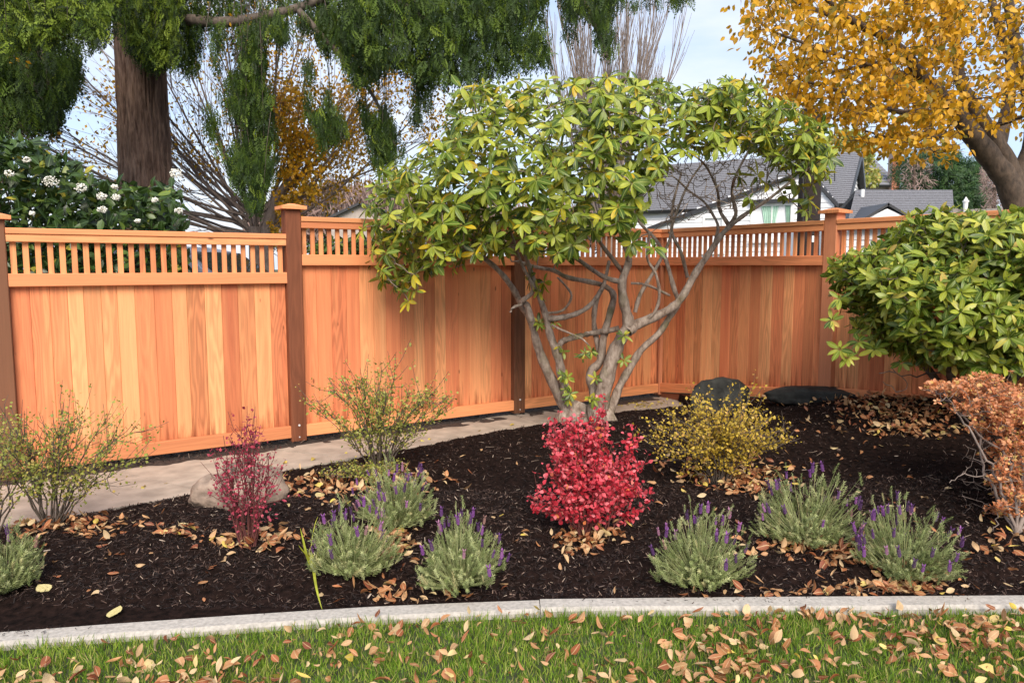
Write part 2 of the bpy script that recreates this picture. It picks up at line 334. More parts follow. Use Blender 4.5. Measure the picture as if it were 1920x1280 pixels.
M['redleaf2'] = leafy('dark red leaf', [(0, (.22, .02, .04)), (.6, (.45, .05, .09)), (1, (.62, .12, .16))], trans=.3, rough=.5)
M['redstem'] = plain('red stem', (.12, .035, .03), .7)
M['spirea'] = leafy('spirea leaf', [(0, (.16, .20, .03)), (.5, (.32, .35, .06)), (.8, (.48, .44, .10)), (1, (.55, .36, .10))], trans=.3)
M['spirea_y'] = leafy('golden shrub leaf', [(0, (.32, .22, .02)), (.4, (.58, .41, .05)), (.75, (.74, .53, .07)), (1, (.62, .36, .12))], trans=.3)
M['azalea'] = leafy('azalea leaf', [(0, (.28, .10, .03)), (.3, (.50, .16, .06)), (.6, (.64, .26, .11)), (.85, (.72, .36, .18)), (1, (.66, .48, .12))], trans=.25)
M['lav'] = leafy('lavender leaf', [(0, (.16, .20, .06)), (.5, (.33, .38, .15)), (.9, (.50, .52, .25)), (1, (.48, .42, .2))], trans=.15, rough=.7)
M['lavfl'] = leafy('lavender flower', [(0, (.07, .03, .09)), (.4, (.15, .055, .20)), (.75, (.28, .09, .34)), (.9, (.48, .20, .42)), (1, (.35, .2, .14))], trans=.2, rough=.7)
M['iris'] = leafy('yellowing blade', [(0, (.55, .50, .05)), (1, (.42, .50, .06))], trans=.3)
M['grass'] = leafy('grass blade', [(0, (.10, .20, .016)), (.45, (.20, .335, .03)), (.80, (.33, .43, .06)), (.93, (.42, .42, .11)), (1, (.48, .40, .18))], trans=.3, rough=.5)
M['chips'] = leafy('mulch chip', [(0, (.008, .004, .003)), (.45, (.018, .009, .007)), (.72, (.045, .024, .018)), (.90, (.085, .05, .036)), (.975, (.24, .16, .12)), (1, (.55, .44, .34))], trans=0, rough=.85)
M['hedge'] = leafy('evergreen hedge', [(0, (.015, .045, .015)), (.6, (.04, .10, .025)), (1, (.09, .17, .04))], trans=.15)
M['pinktwig'] = leafy('pinkish twigs', [(0, (.20, .13, .11)), (.6, (.32, .22, .19)), (1, (.42, .30, .25))], trans=0, rough=.8)
M['siding'] = plain('white siding', (.85, .85, .86), .6, 0, .02, 3)
M['trim'] = plain('white trim', (.80, .80, .78), .5, 0, .03)
M['shingle'] = plain('grey shingle', (.19, .19, .205), .9, 0, .35, 30, .004)
M['fascia'] = plain('dark fascia', (.035, .035, .038), .5)
M['glass'] = plain('window glass', (.02, .03, .03), .05, 0, .3, 2, 0, 1)
M['curtain'] = plain('green curtain', (.42, .62, .50), .8)
M['pole'] = plain('dark pole wood', (.022, .013, .010), .85, 0, .4, 9, .01)
M['brick'] = plain('brick', (.42, .16, .09), .85, 0, .25, 12)
M['mortar'] = plain('mortar', (.40, .30, .25), .9)
M['tan_wall'] = plain('tan wall', (.42, .36, .32), .8)
M['grey_fence'] = plain('weathered board', (.26, .23, .205), .85, 0, .25, 8)
M['car'] = plain('silver blue paint', (.42, .47, .58), .25, .6, .03)
M['tyre'] = plain('tyre', (.02, .02, .02), .8)
M['lamp'] = plain('car lamp', (.7, .7, .7), .1)
M['asphalt'] = plain('asphalt', (.06, .06, .062), .9, 0, .2, 30, .003)
M['ground'] = plain('rough grass ground', (.055, .075, .025), .95, 0, .4, 2.5, .02)
M['lawnbase'] = plain('lawn soil and thatch', (.05, .062, .02), .95, 0, .5, 18, .01)
M['mulch'] = plain('mulch', (.012, .0065, .005), .95, 0, .7, 34, .02, .08)
M['soil'] = plain('soil', (.045, .03, .022), .95, 0, .6, 30, .02)
# ------------------------------------------------------------------ the fence line in plan
D1 = V3(.8387, .5446, 0); N1 = V3(.5446, -.8387, 0); D2 = V3(.5446, -.8387, 0); N2 = V3(-.8387, -.5446, 0)
FP1 = V3(-.29*6.25, 6.25, 0); FP0 = FP1-D1*2.02; FP2 = FP1+D1*2.215; FC = FP1+D1*4.16; FP4 = FC+D2*2.147; FP5 = FP4+D2*2.05; FP6 = FP5+D2*2.05; FPm = FP0-D1*2.05
# ------------------------------------------------------------------ ground levels
kb = np.array([onz(x, y, .02) for x, y in [(-420, 1208), (0, 1183), (200, 1168), (460, 1150), (700, 1135), (860, 1128), (1010, 1123), (1400, 1119), (1920, 1116), (2500, 1114)]])
pf = np.array([onz(x, y, 0) for x, y in [(-700, 1190), (-200, 1035), (0, 988), (120, 970), (200, 955), (320, 934), (430, 912), (536, 889), (548, 879), (640, 862), (700, 852), (840, 828), (880, 819), (960, 803), (1040, 792), (1100, 783), (1161, 773), (1234, 770), (1290, 765)]])
pb = np.array([onz(x, y, 0) for x, y in [(-700, 1010), (0, 907), (100, 897), (400, 857), (522, 841), (600, 829), (760, 806), (959, 776), (1060, 763), (1150, 753), (1235, 742), (1275, 741)]])
def ykerb(x): return np.interp(x, kb[:, 0], kb[:, 1])
def ypath(x): return np.interp(x, pf[:, 0], pf[:, 1])
XE = float(pf[-1, 0])
def mound(x, y):
    return .05 + .44*np.exp(-((x-3.85)/1.7)**2-((y-6.0)/1.75)**2) + .07*np.exp(-((x-.6)/1.6)**2-((y-4.9)/1.0)**2) + .03*np.exp(-((x+1.6)/1.1)**2-((y-3.9)/.5)**2)
def sm(t): t = np.clip(t, 0, 1); return t*t*(3-2*t)
def zbed(x, y):
    x = np.asarray(x, float); y = np.asarray(y, float)
    dk = y-ykerb(x); dp = np.where(x < XE, (ypath(x)-y)*.85, 9.0)
    d2 = -((x-FC[0])*N2[0]*-1+(y-FC[1])*N2[1]*-1)          # inside distance to the second fence run
    d2 = (x-FC[0])*N2[0]+(y-FC[1])*N2[1]+.03
    d = np.minimum(np.minimum(dk, dp), d2*3)
    base = mound(x, y)
    z = -.07 + (base+.07)*sm((d+.02)/.30)**.8
    z = np.where(dk < .3, np.maximum(z, np.minimum(.018, -.07+(dk+.10)*1.2)), z)
    return z + (fbm(x*1.0+7, y*1.0+3, 3, 5, 3.0)-.5)*.06*sm(d/.4) + (fbm(x+2, y+5, 5, 3, 22.0)-.5)*.034*sm(d/.15)
def ong(x, y):                              # where a pixel's ray meets the ground
    r = ray(x, y); t0 = 1.0/r[1]
    for Y in np.arange(2.0, 12, .01):
        p = EYE + r*(Y/r[1]); g = max(float(zbed(p[0], p[1])), 0.0) if p[1] > ykerb(p[0])-.15 else -.03
        if p[2] <= g: return p
    return EYE + r*(8/r[1])
gx = np.arange(-5.2, 5.6, .022); gy = np.arange(1.9, 8.9, .022); X, Y = np.meshgrid(gx, gy)
Z = zbed(X, Y)
V = np.stack([X, Y, Z], -1).reshape(-1, 3); nx, ny = len(gx), len(gy)
i, j = np.meshgrid(np.arange(ny-1), np.arange(nx-1), indexing='ij'); q = np.stack([i*nx+j, i*nx+j+1, (i+1)*nx+j+1, (i+1)*nx+j], -1).reshape(-1, 4)
keep = (Z.reshape(-1)[q] > -.069).any(1); q = q[keep]; used = np.unique(q); mp_ = -np.ones(len(V), int); mp_[used] = np.arange(len(used))
tag(link('mulch_bed', np_mesh('mulch_bed', V[used], mp_[q], smooth=True), M['mulch']), 'dark brown bark mulch planting bed', kind='structure')
def sheet(name, pts, z, mat, label, th=.05):
    o = MB().prism([(p[0], p[1], z-th) for p in pts], (0, 0, th)).build(name, mat); return tag(o, label, kind='structure')
MB_g = MB().box((-150, -30, -.30), (300, 0, 0), (0, 330, 0), (0, 0, .2)); tag(MB_g.build('ground', M['ground']), 'rough grassy ground around and beyond the garden', kind='structure')
sheet('lawn', [(-14, -14), (14, -14), (14, float(kb[-1, 1])-.05), (5, float(ykerb(5))-.05), (2, float(ykerb(2))-.05), (0, float(ykerb(0))-.05), (-1, float(ykerb(-1))-.05), (-2, float(ykerb(-2))-.05), (-3, float(ykerb(-3))-.05), (-14, float(kb[0, 1])-1)], -.014, M['lawnbase'], 'lawn ground under the grass', .06)
o = MB().box((-60, 10.2, -.098), (120, 0, 0), (0, 8, 0), (0, 0, .03)).build('road', M['asphalt']); tag(o, 'street beyond the fence', kind='structure')
path_pts = [(-9, 2.2)]+[(p[0], p[1]) for p in pf]+[(p[0], p[1]) for p in pb[::-1]]+[(-9, 3.3)]
path_pts = [(p[0], p[1]) for p in pf]+[(p[0], p[1]) for p in pb[::-1]]
pth = tag(link('path', None), 'concrete footpath between the fence and the bed', kind='structure')
def slice_(poly, a, b):
    xs = [a]+[float(x) for x in poly[:, 0] if a < x < b]+[b]; return [(x, float(np.interp(x, poly[:, 0], poly[:, 1]))) for x in xs]
cf_ = np.linspace(pf[0, 0], pf[-1, 0], 8); cb_ = np.linspace(pb[0, 0], pb[-1, 0], 8)
for k in range(7):
    q = slice_(pf, cf_[k]+.003, cf_[k+1]-.003)+slice_(pb, cb_[k]+.003, cb_[k+1]-.003)[::-1]; MB().prism([(x, y, -.08) for x, y in q], (0, 0, .08+(.002 if k % 2 else 0))).build('slab', M['concrete'], pth)
# soil strip under the fence
sx_ = np.arange(-7.2, 4.6, .03); off = np.arange(-.95, .36, .03); A_, B_ = np.meshgrid(sx_, off)
px_ = FP1[0]+D1[0]*A_+N1[0]*B_; py_ = FP1[1]+D1[1]*A_+N1[1]*B_
zz = -.10+.13*sm((.80-np.abs(B_+.3))/.35)*.95-.02+(fbm(px_+9, py_+9, 8, 4, 9)-.5)*.03
V = np.stack([px_, py_, zz], -1).reshape(-1, 3); ny, nx = A_.shape
i, j = np.meshgrid(np.arange(ny-1), np.arange(nx-1), indexing='ij'); q = np.stack([i*nx+j, i*nx+j+1, (i+1)*nx+j+1, (i+1)*nx+j], -1).reshape(-1, 4)
inside = (px_-FC[0])*N2[0]+(py_-FC[1])*N2[1] > -.02
q = q[inside.reshape(-1)[q].all(1)]
tag(link('soil_strip', np_mesh('soil_strip', V, q, smooth=True), M['soil']), 'narrow strip of dark soil along the foot of the fence', kind='structure')
# kerb: two cast lengths with a joint
kr = tag(link('kerb', None), 'pale concrete kerb edging between the bed and the lawn', kind='structure')
def kerb_piece(x0, x1, dz=0):
    xs = np.linspace(x0, x1, 26); V = []; F = []
    for x in xs:
        y = float(ykerb(x)); w = .105; j = (fbm(np.array([x*3]), np.array([1.0]), 4, 3)[0]-.5)*.02
        for dy, z in ((0, -.12), (0, .012), (-.012, .022), (-w+.014+j, .020), (-w+j, .006), (-w+j, -.12)): V.append((x, y+dy, z+dz))
    for a in range(len(xs)-1):
        for b in range(5): F.append((a*6+b, (a+1)*6+b, (a+1)*6+b+1, a*6+b+1))
    me = bpy.data.meshes.new('kerb_stone'); me.from_pydata(V, [], F); e = len(xs)-1
    o = link('kerb_stone', me, M['kerb'], kr); return o
xj = float(onz(1012, 1130, .02)[0]); kerb_piece(xj-6.5, xj-2.65); kerb_piece(xj-2.64, xj-.0015, 0); kerb_piece(xj+.0015, xj+2.5, .005); kerb_piece(xj+2.508, 6.5, .004)

# ------------------------------------------------------------------ fence
fence = thing('wooden_fence', 'new orange cedar board fence with picket strip along its top', 'fence', tuple(FC))
def member(name, p0, p1, w, th, nrm, mat, parent=fence, ch=.004, ends=None):
    """sawn length from p0 to p1 (centre line), w across, th along nrm; grain and local Z along it"""
    p0, p1 = np.array(p0, float), np.array(p1, float); Lg = float(np.linalg.norm(p1-p0)); z = (p1-p0)/Lg; y = unit(nrm); x = np.cross(y, z); y = np.cross(z, x)
    c = min(ch, w*.2, th*.3); a, b = w/2, th/2
    sec = [(-a+c, -b), (a-c, -b), (a, -b+c), (a, b-c), (a-c, b), (-a+c, b), (-a, b-c), (-a, -b+c)]
    Vv = [(s, t, 0) for s, t in sec]+[(s, t, Lg) for s, t in sec]
    if ends:                                # slanted foot: extra height at the two sides of the board
        Vv = [(s, t, (ends*s)) for s, t in sec]+Vv[8:]
    Ff = [tuple(range(8))[::-1], tuple(range(8, 16))]+[(k, (k+1) % 8, 8+(k+1) % 8, 8+k) for k in range(8)]
    me = bpy.data.meshes.new(name); me.from_pydata(Vv, [], Ff)
    Mx = Matrix([[x[0], y[0], z[0], p0[0]], [x[1], y[1], z[1], p0[1]], [x[2], y[2], z[2], p0[2]], [0, 0, 0, 1]])
    return link(name, me, mat, parent, Mx)
def post(P, ztop, mat, nrm, bolt=False, half=.0635, cap=True, zb=-.25):
    p = member('post', (P[0], P[1], zb), (P[0], P[1], ztop), half*2, half*2, nrm, mat, ch=.006)
    d = np.cross(unit(nrm), (0, 0, 1)); nrm = unit(nrm)
    if cap:
        m = MB(); h = .102; c = V3(P[0], P[1], ztop+.001)
        q = [c+d*s*h+nrm*t*h for s, t in ((-1, -1), (1, -1), (1, 1), (-1, 1))]; up = V3(0, 0, 1)
        m.hexa([*q, *[a+up*.026 for a in q]])
        q2 = [c+d*s*(h-.006)+nrm*t*(h-.006)+up*.0262 for s, t in ((-1, -1), (1, -1), (1, 1), (-1, 1))]; q3 = [c+d*s*.02+nrm*t*.02+up*.048 for s, t in ((-1, -1), (1, -1), (1, 1), (-1, 1))]
        m.hexa([*q2, *q3]); m.build('post_cap', M['rail'], p)
    if bolt:
        b = V3(P[0], P[1], .155)+nrm*half; MB().cyl(b-nrm*.01, b+nrm*.006, .009, n=10).build('bolt', M['bolt'], p)
        b = V3(P[0], P[1], .055)+nrm*half; MB().cyl(b-nrm*.01, b+nrm*.005, .006, n=10).build('bolt', M['bolt'], p)
    return p
def panel(A, B, D, Nn, ztop, zb0, zb1, nb, seed, a0=.064, b0=.064, kick=False, pmat='rail'):
    rs = random.Random(seed); A = A+D*a0; B = B-D*b0; Lg = float(np.linalg.norm(B-A))
    P = lambda t, off, z: A+D*t+Nn*off+V3(0, 0, z)
    zc = ztop-.040; zt = zc-.054
    member('cap_rail', P(0, .012, ztop-.02), P(Lg, .012, ztop-.02), .04, .115, Nn, M['rail'])
    member('top_rail', P(0, .030, zc-.0275), P(Lg, .030, zc-.0275), .053, .058, Nn, M['rail'])
    zm = zt-.215; member('middle_rail', P(0, .034, zm-.045), P(Lg, .034, zm-.045), .09, .05, Nn, M['rail'])
    member('inner_rail', P(0, -.024, zm-.045), P(Lg, -.024, zm-.045), .088, .045, Nn, M['rail'])
    n = int(round(Lg/.0725)); pitch = Lg/n
    for k in range(n):
        t = pitch*(k+.5); member('picket', P(t, .006, zm-.002), P(t, .006, zt+.002), .036+rs.uniform(-.001, .001), .020, Nn, M['rail'], ch=.002)
    bw = Lg/nb; sl = (zb1-zb0)/Lg
    ws = [bw*rs.uniform(.86, 1.14) for _ in range(nb)]; s_ = Lg/sum(ws); t = 0
    for w in ws:
        w *= s_; zb = zb0+sl*(t+w/2)+.03; o_ = rs.uniform(-.0015, .0015)
        member('board', P(t+w/2, -.006+o_, zb), P(t+w/2, -.006+o_, zm-.03), w-.0006, .018, Nn, M['board'], ch=.0035); t += w
    z0, z1 = zb0+.05, zb1+.05
    member('bottom_rail', P(0, .028, z0), P(Lg, .028, z1), .10, .046, Nn, M['rail'])
    member('inner_rail', P(0, -.038, z0), P(Lg, -.038, z1), .10, .042, Nn, M['rail'])
    if kick: member('kick_board', P(0, .012, z0-.125), P(Lg, .012, z1-.125), .13, .03, Nn, M['kick'])
ZT = 1.88; ZT1 = 1.735
post(FPm, 1.62, M['post_brown'], N1); panel(FPm, FP0, D1, N1, 1.58, .03, .04, 16, 1)
post(FP0, 1.79, M['post_brown'], N1); panel(FP0, FP1, D1, N1, ZT1, .045, .05, 16, 2)
post(FP1, 1.935, M['post'], N1, True, zb=.02); panel(FP1, FP2, D1, N1, ZT, .05, .05, 17, 3)
post(FP2, 1.935, M['post_brown'], N1, True, zb=.02); panel(FP2, FC, D1, N1, ZT, .05, .05, 16, 4, b0=.02)
MB().cyl((FP1[0], FP1[1], -.1), (FP1[0], FP1[1], .022), .03).build('post_base', M['steel'], fence)
MB().cyl((FP2[0], FP2[1], -.1), (FP2[0], FP2[1], .022), .03).build('post_base', M['steel'], fence)
post(FC+D1*.05-N1*.05, 1.86, M['post_light'], N1, half=.045, cap=False)
member('corner_trim', FC+N1*.055-D1*.035+V3(0, 0, .03), FC+N1*.055-D1*.035+V3(0, 0, ZT-.10), .045, .03, N1, M['post_light'])
panel(FC, FP4, D2, N2, ZT, .055, .27, 17, 5, a0=.03, kick=True)
post(FP4, 1.935, M['post_light'], N2, cap=True); panel(FP4, FP5, D2, N2, ZT, .30, .42, 16, 6, kick=True)
post(FP5, 1.935, M['post_light'], N2); panel(FP5, FP6, D2, N2, ZT, .30, .35, 16, 7); post(FP6, 1.935, M['post_light'], N2)

# ------------------------------------------------------------------ houses beyond the fence
def clap(parent, P, a, n, poly, z0=0.0, h=.18, mat=None, holes=()):
    """clapboards on the plane through P with direction a, outward n; poly in (s, z); each board its own mesh"""
    P = np.array(P); z = z0; zmax = max(p[1] for p in poly)
    while z < zmax-.02:
        for zz_ in (z+h*.5,):
            xs = []
            for k in range(len(poly)):
                (s0, t0), (s1, t1) = poly[k], poly[k-1]
                if (t0 > zz_) != (t1 > zz_): xs.append(s0+(s1-s0)*(zz_-t0)/(t1-t0))
            xs.sort()
            segs = [(xs[i], xs[i+1]) for i in range(0, len(xs)-1, 2)]
            for hs0, hs1, hz0, hz1 in holes:
                if z+h > hz0 and z < hz1:
                    ns = []
                    for s0, s1 in segs:
                        if s1 <= hs0 or s0 >= hs1: ns.append((s0, s1)); continue
                        if s0 < hs0: ns.append((s0, hs0))
                        if s1 > hs1: ns.append((hs1, s1))
                    segs = ns
            for s0, s1 in segs:
                p = P+a*s0; u = a*(s1-s0); up = V3(0, 0, 1)
                m = MB(); m.hexa([p-n*.0+up*z, p+u+up*z, p+u+n*.045+up*z, p+n*.045+up*z, p+up*(z+h), p+u+up*(z+h), p+u+n*.012+up*(z+h), p+n*.012+up*(z+h)])
                m.build('clapboard', mat or M['siding'], parent)
        z += h
def roof_slab(parent, name, c0, c1, c2, c3, th=.12, courses=0):
    """roof plane c0,c1 (eave) c2,c3 (ridge) with shingle courses"""
    c = [np.array(q, float) for q in (c0, c1, c2, c3)]; nn = unit(np.cross(c[1]-c[0], c[3]-c[0])); nn = nn if nn[2] > 0 else -nn
    r = MB().hexa([*[q-nn*th for q in c], *c]).build(name, M['fascia'], parent)
    if courses:
        m = MB()
        for k in range(courses):
            a0, a1 = k/courses, (k+1)/courses
            p0, p1 = c[0]+(c[3]-c[0])*a0, c[1]+(c[2]-c[1])*a0; q0, q1 = c[0]+(c[3]-c[0])*a1, c[1]+(c[2]-c[1])*a1
            m.hexa([p0+nn*.004, p1+nn*.004, q1+nn*.004, q0+nn*.004, p0+nn*.03, p1+nn*.03, q1+nn*.008, q0+nn*.008])
        m.build('shingle_course', M['shingle'], r, kind='stuff')
    return r
def window(parent, P, a, n, s0, s1, z0, z1, bars=(1, 1), curt=None, fw=.09):
    P = np.array(P); up = V3(0, 0, 1); q = lambda s, z, o: P+a*s+up*z+n*o
    f = MB()
    for (u0, u1, v0, v1) in ((s0-fw, s0, z0-fw, z1+fw), (s1, s1+fw, z0-fw, z1+fw), (s0, s1, z1, z1+fw), (s0, s1, z0-fw, z0)):
        f.box(q(u0, v0, -.05), a*(u1-u0), n*.115, up*(v1-v0))
    for k in range(1, bars[0]): s = s0+(s1-s0)*k/bars[0]; f.box(q(s-.02, z0, -.02), a*.04, n*.05, up*(z1-z0))
    for k in range(1, bars[1]): z = z0+(z1-z0)*k/bars[1]; f.box(q(s0, z-.02, -.021), a*(s1-s0), n*.05, up*.04)
    w = f.build('window', M['trim'], parent)
    MB().box(q(s0, z0, -.04), a*(s1-s0), n*.012, up*(z1-z0)).build('pane', M['glass'], w)
    MB().box(q(s0-fw-.04, z0-fw-.05, -.02), a*(s1-s0+2*fw+.08), n*.16, up*.05).build('sill', M['trim'], w)
    return w
A = V3(.87, -.493, 0); Bk = V3(.493, .87, 0); Nf = -Bk; Ne = A
FR = V3(.431*26, 26, 0); FL = FR-A*8.4
hs = thing('white_house', 'white clapboard house with grey shingle roof and green curtained window behind the dark pole', 'house', tuple(FR))
def sz(x, y, off=0.0):                     # pixel -> (s, z) on the front wall plane
    p = hit(x, y, FR+Nf*off, Nf); return float(np.dot(p-FR, A)), float(p[2])
eL, eR, ap = sz(1290, 396, .6), sz(1565, 377, .6), sz(1513, 318, .6)
poly = [(eL[0]-1.5, 0), (eL[0]-1.5, eL[1]-.55), ap, (eR[0], eR[1]), (eR[0], 0)]
w1 = (*[sz(1420, 388)[0]], sz(1489, 388)[0], sz(1440, 449)[1], sz(1440, 389)[1]); w2 = (sz(1331, 410)[0], sz(1362, 410)[0], sz(1340, 470)[1], sz(1340, 411)[1])
Pw = FR+Nf*.6
clap(hs, Pw, A, Nf, poly, holes=(w1, w2))
MB().prism([Pw-Nf*.02+A*s+V3(0, 0, z) for s, z in poly], -Nf*.3).build('wall', M['siding'], hs)
window(hs, Pw, A, Nf, *w1, bars=(2, 1)); window(hs, Pw, A, Nf, *w2, bars=(1, 2))
def curtain(s0, s1, zt, zb, tb0, tb1):
    V = []; F = []; n = 26
    for k in range(n+1):
        u = k/n; o = .02+.018*math.sin(k*1.9)
        V.append(tuple(Pw+A*(s0+(s1-s0)*u)+V3(0, 0, zt)+Nf*(o-.01))); V.append(tuple(Pw+A*(tb0+(tb1-tb0)*u)+V3(0, 0, zb)+Nf*(o-.01)))
    for k in range(n): F.append((2*k, 2*k+1, 2*k+3, 2*k+2))
    me = bpy.data.meshes.new('curtain'); me.from_pydata(V, [], F); o = link('curtain', me, M['curtain'], hs)
    md = o.modifiers.new('thick', 'SOLIDIFY'); md.thickness = .006
curtain(sz(1434, 395)[0], sz(1466, 395)[0], w1[3], sz(1445, 432)[1], sz(1441, 430)[0], sz(1458, 430)[0]); curtain(sz(1478, 395)[0], sz(1487, 395)[0], w1[3], sz(1445, 432)[1], sz(1481, 430)[0], sz(1487, 430)[0])
MB().box(Pw+A*(w1[0]-.12)+V3(0, 0, w1[3]+.09)+Nf*.03, A*(w1[1]-w1[0]+.24), Nf*.18, (0, 0, .12)).build('window_hood', M['fascia'], hs)
# front wing roof: long left slope, short right slope
apP, eLP, eRP = [Pw+A*s+V3(0, 0, z) for s, z in (ap, (eL[0]-1.5, eL[1]-.55), (eR[0]+.15, eR[1]-.12))]
roof_slab(hs, 'roof', eLP+Nf*.10, apP+Nf*.10, apP+Bk*4, eLP+Bk*4, courses=0); roof_slab(hs, 'roof', apP+Nf*.10, eRP+Nf*.10, eRP+Bk*4, apP+Bk*4)
# main block: gable end faces right
rz = 5.75; ez = 3.75; G0 = FR; G1 = FR+Bk*7.0; Gm = FR+Bk*3.5
clap(hs, G0, Bk, Ne, [(0, 0), (0, ez-.1), (3.5, rz-.1), (7.0, ez-.1), (7.0, 0)])
MB().prism([G0-Ne*.02, G1-Ne*.02, G1-Ne*.02+V3(0, 0, ez-.1), Gm-Ne*.02+V3(0, 0, rz-.1), G0-Ne*.02+V3(0, 0, ez-.1)], -Ne*.2).build('wall', M['siding'], hs)
MB().box(FR+Nf*.0-A*.25, -A*8.15, -Nf*.2, (0, 0, ez-.1)).build('wall', M['siding'], hs)
clap(hs, FR-A*8.4, A, Nf, [(0, 0), (0, ez-.2), (8.4-.9, ez-.2), (8.4-.9, 0)])
off_e = A*.25
roof_slab(hs, 'roof', FL+Nf*.35+V3(0, 0, ez-.2), FR+off_e+Nf*.35+V3(0, 0, ez-.2), Gm+off_e+V3(0, 0, rz), Gm-A*8.4+V3(0, 0, rz), courses=26)
roof_slab(hs, 'roof', G1+off_e-Nf*.35+V3(0, 0, ez-.2), G1-A*8.4-Nf*.35+V3(0, 0, ez-.2), Gm-A*8.4+V3(0, 0, rz+.002), Gm+off_e+V3(0, 0, rz+.002))
for s_ in (1, -1):
    e = (G0+Nf*.35 if s_ > 0 else G1-Nf*.35)+V3(0, 0, ez-.2); m = MB(); r_ = Gm+V3(0, 0, rz)
    m.hexa([e+A*.24-V3(0, 0, .26), e+A*.29-V3(0, 0, .26), r_+A*.29-V3(0, 0, .26), r_+A*.24-V3(0, 0, .26), e+A*.24+V3(0, 0, .02), e+A*.29+V3(0, 0, .02), r_+A*.29+V3(0, 0, .02), r_+A*.24+V3(0, 0, .02)]); m.build('rake_board', M['fascia'], hs)
for a_, b_ in ((apP, eLP), (apP, eRP)):
    m = MB(); o1, o2 = Nf*.11, Nf*.16; d_ = V3(0, 0, .15)
    m.hexa([b_+o1-d_, b_+o2-d_, a_+o2-d_, a_+o1-d_, b_+o1, b_+o2, a_+o2, a_+o1]); m.build('rake_board', M['fascia'], hs)
MB().box(G0+Ne*.035+Bk*2.4+V3(0, 0, 3.9), Bk*.5, Ne*.03, (0, 0, .55)).build('louvre', M['trim'], hs)
MB().cyl(at(1565, 340, 26.0), at(1565, 240, 26.0), .02).build('antenna', M['fascia'], hs)
# garage
gz0, gz1 = at(1588, 425, 19.6), at(1790, 417, 19.6); gr0, gr1 = at(1604, 360, 22.2), at(1786, 353.5, 22.2)
gg = thing('garage', 'low white garage with plain grey shingle roof and a small front gable', 'garage', (gz0[0], gz0[1], 0))
zr = (gr0[2]+gr1[2])/2+.0; gr0[2] = gr1[2] = zr; ze = (gz0[2]+gz1[2])/2; gz0[2] = gz1[2] = ze
roof_slab(gg, 'roof', gz0, gz1, gr1, gr0, courses=20)
bk0, bk1 = gr0+V3(0, 2.6, ze-zr), gr1+V3(.1, 2.6, ze-zr); roof_slab(gg, 'roof', bk1, bk0, gr0+V3(0, 0, .002), gr1+V3(0, 0, .002))
wl, wr = gz0+V3(.15, .35, 0), gz1+V3(-.15, .35, 0); Ag = unit(V3(wr[0]-wl[0], wr[1]-wl[1], 0)); Ng = V3(0, -1, 0); Lw = float(np.linalg.norm((wr-wl)[:2]))
wl[2] = 0
gw = (.35, 1.0, .9, 2.0); clap(gg, wl, Ag, Ng, [(0, 0), (0, ze+.05), (Lw, ze+.05), (Lw, 0)], holes=(gw,))
MB().box(wl+V3(0, .02, 0), Ag*Lw, (0, 4.6, 0), (0, 0, ze)).build('wall', M['siding'], gg); window(gg, wl, Ag, Ng, *gw, bars=(2, 3))
pa, pl, pr = at(1664, 386, 19.3), at(1622, 411, 19.3), at(1706, 410, 19.3)
MB().prism([pa-V3(0, 0, .07), pl, pr], (0, 1.6, 0)).build('gable_wall', M['siding'], gg)
roof_slab(gg, 'gable_roof', pl+V3(-.1, -.06, .0), pa+V3(0, -.06, .07), pa+V3(0, 1.9, .07), pl+V3(-.1, 1.9, 0), th=.06); roof_slab(gg, 'gable_roof', pa+V3(0, -.06, .07), pr+V3(.1, -.06, 0), pr+V3(.1, 1.9, 0), pa+V3(0, 1.9, .07), th=.06)
for q_ in ((1617, 370),): p_ = at(*q_, 21.6); MB().cyl(p_, p_+V3(0, 0, .22), .05).build('vent_pipe', M['trim'], gg)
# far house with brick chimney
fb = thing('far_house', 'tan house with grey roof and tall brick chimney far behind the garage', 'house', tuple(at(1640, 560, 45)*V3(1, 1, 0)))
c0, c1 = at(1560, 345, 45), at(1672, 345, 45); c0[2] = c1[2]
MB().box((c0[0], 45, 0), (c1[0]-c0[0], 0, 0), (0, 8, 0), (0, 0, c0[2])).build('wall', M['tan_wall'], fb)
rt = at(1600, 285, 49); roof_slab(fb, 'roof', (c0[0]-.3, 44.6, c0[2]-.1), (c1[0]+.3, 44.6, c0[2]-.1), (c1[0]+.3, 49, rt[2]), (c0[0]-.3, 49, rt[2]), courses=12)
ch0, ch1 = at(1672, 350, 44.5), at(1690, 283, 44.5); ch = MB().box((ch0[0]+.01, 44.51, 0), (ch1[0]-ch0[0]-.02, 0, 0), (0, .58, 0), (0, 0, ch1[2]-.05)).build('chimney', M['mortar'], fb)
bm_ = MB(); z_ = 3.5; k_ = 0
while z_ < ch1[2]-.1:
    w_ = ch1[0]-ch0[0]; s_ = (k_ % 2)*.11; x_ = ch0[0]-.0
    while x_ < ch1[0]-.02:
        l_ = min(.21, ch1[0]-x_) if x_ > ch0[0] or not s_ else .11
        bm_.box((x_, 44.49, z_), (l_-.012, 0, 0), (0, .05, 0), (0, 0, .065)); x_ += l_
    z_ += .077; k_ += 1
bm_.build('brickwork', M['brick'], ch, kind='stuff')
gl = window(fb, (c0[0], 45, 0), V3(1, 0, 0), V3(0, -1, 0), 2.0, 2.7, 4.2, 5.3, bars=(1, 2))
st_ = at(1718, 352.5, 30); sh_ = thing('shed', 'pale flat roofed shed between the garage roof and the hedge', 'shed', (st_[0], 30, 0))
MB().box((st_[0]+.1, 30.1, 0), (.6, 0, 0), (0, 2, 0), (0, 0, st_[2]-.05)).build('wall', M['siding'], sh_); MB().box((st_[0], 30, st_[2]-.05), (.8, 0, 0), (0, 2.4, 0), (0, 0, .1)).build('roof', M['trim'], sh_)
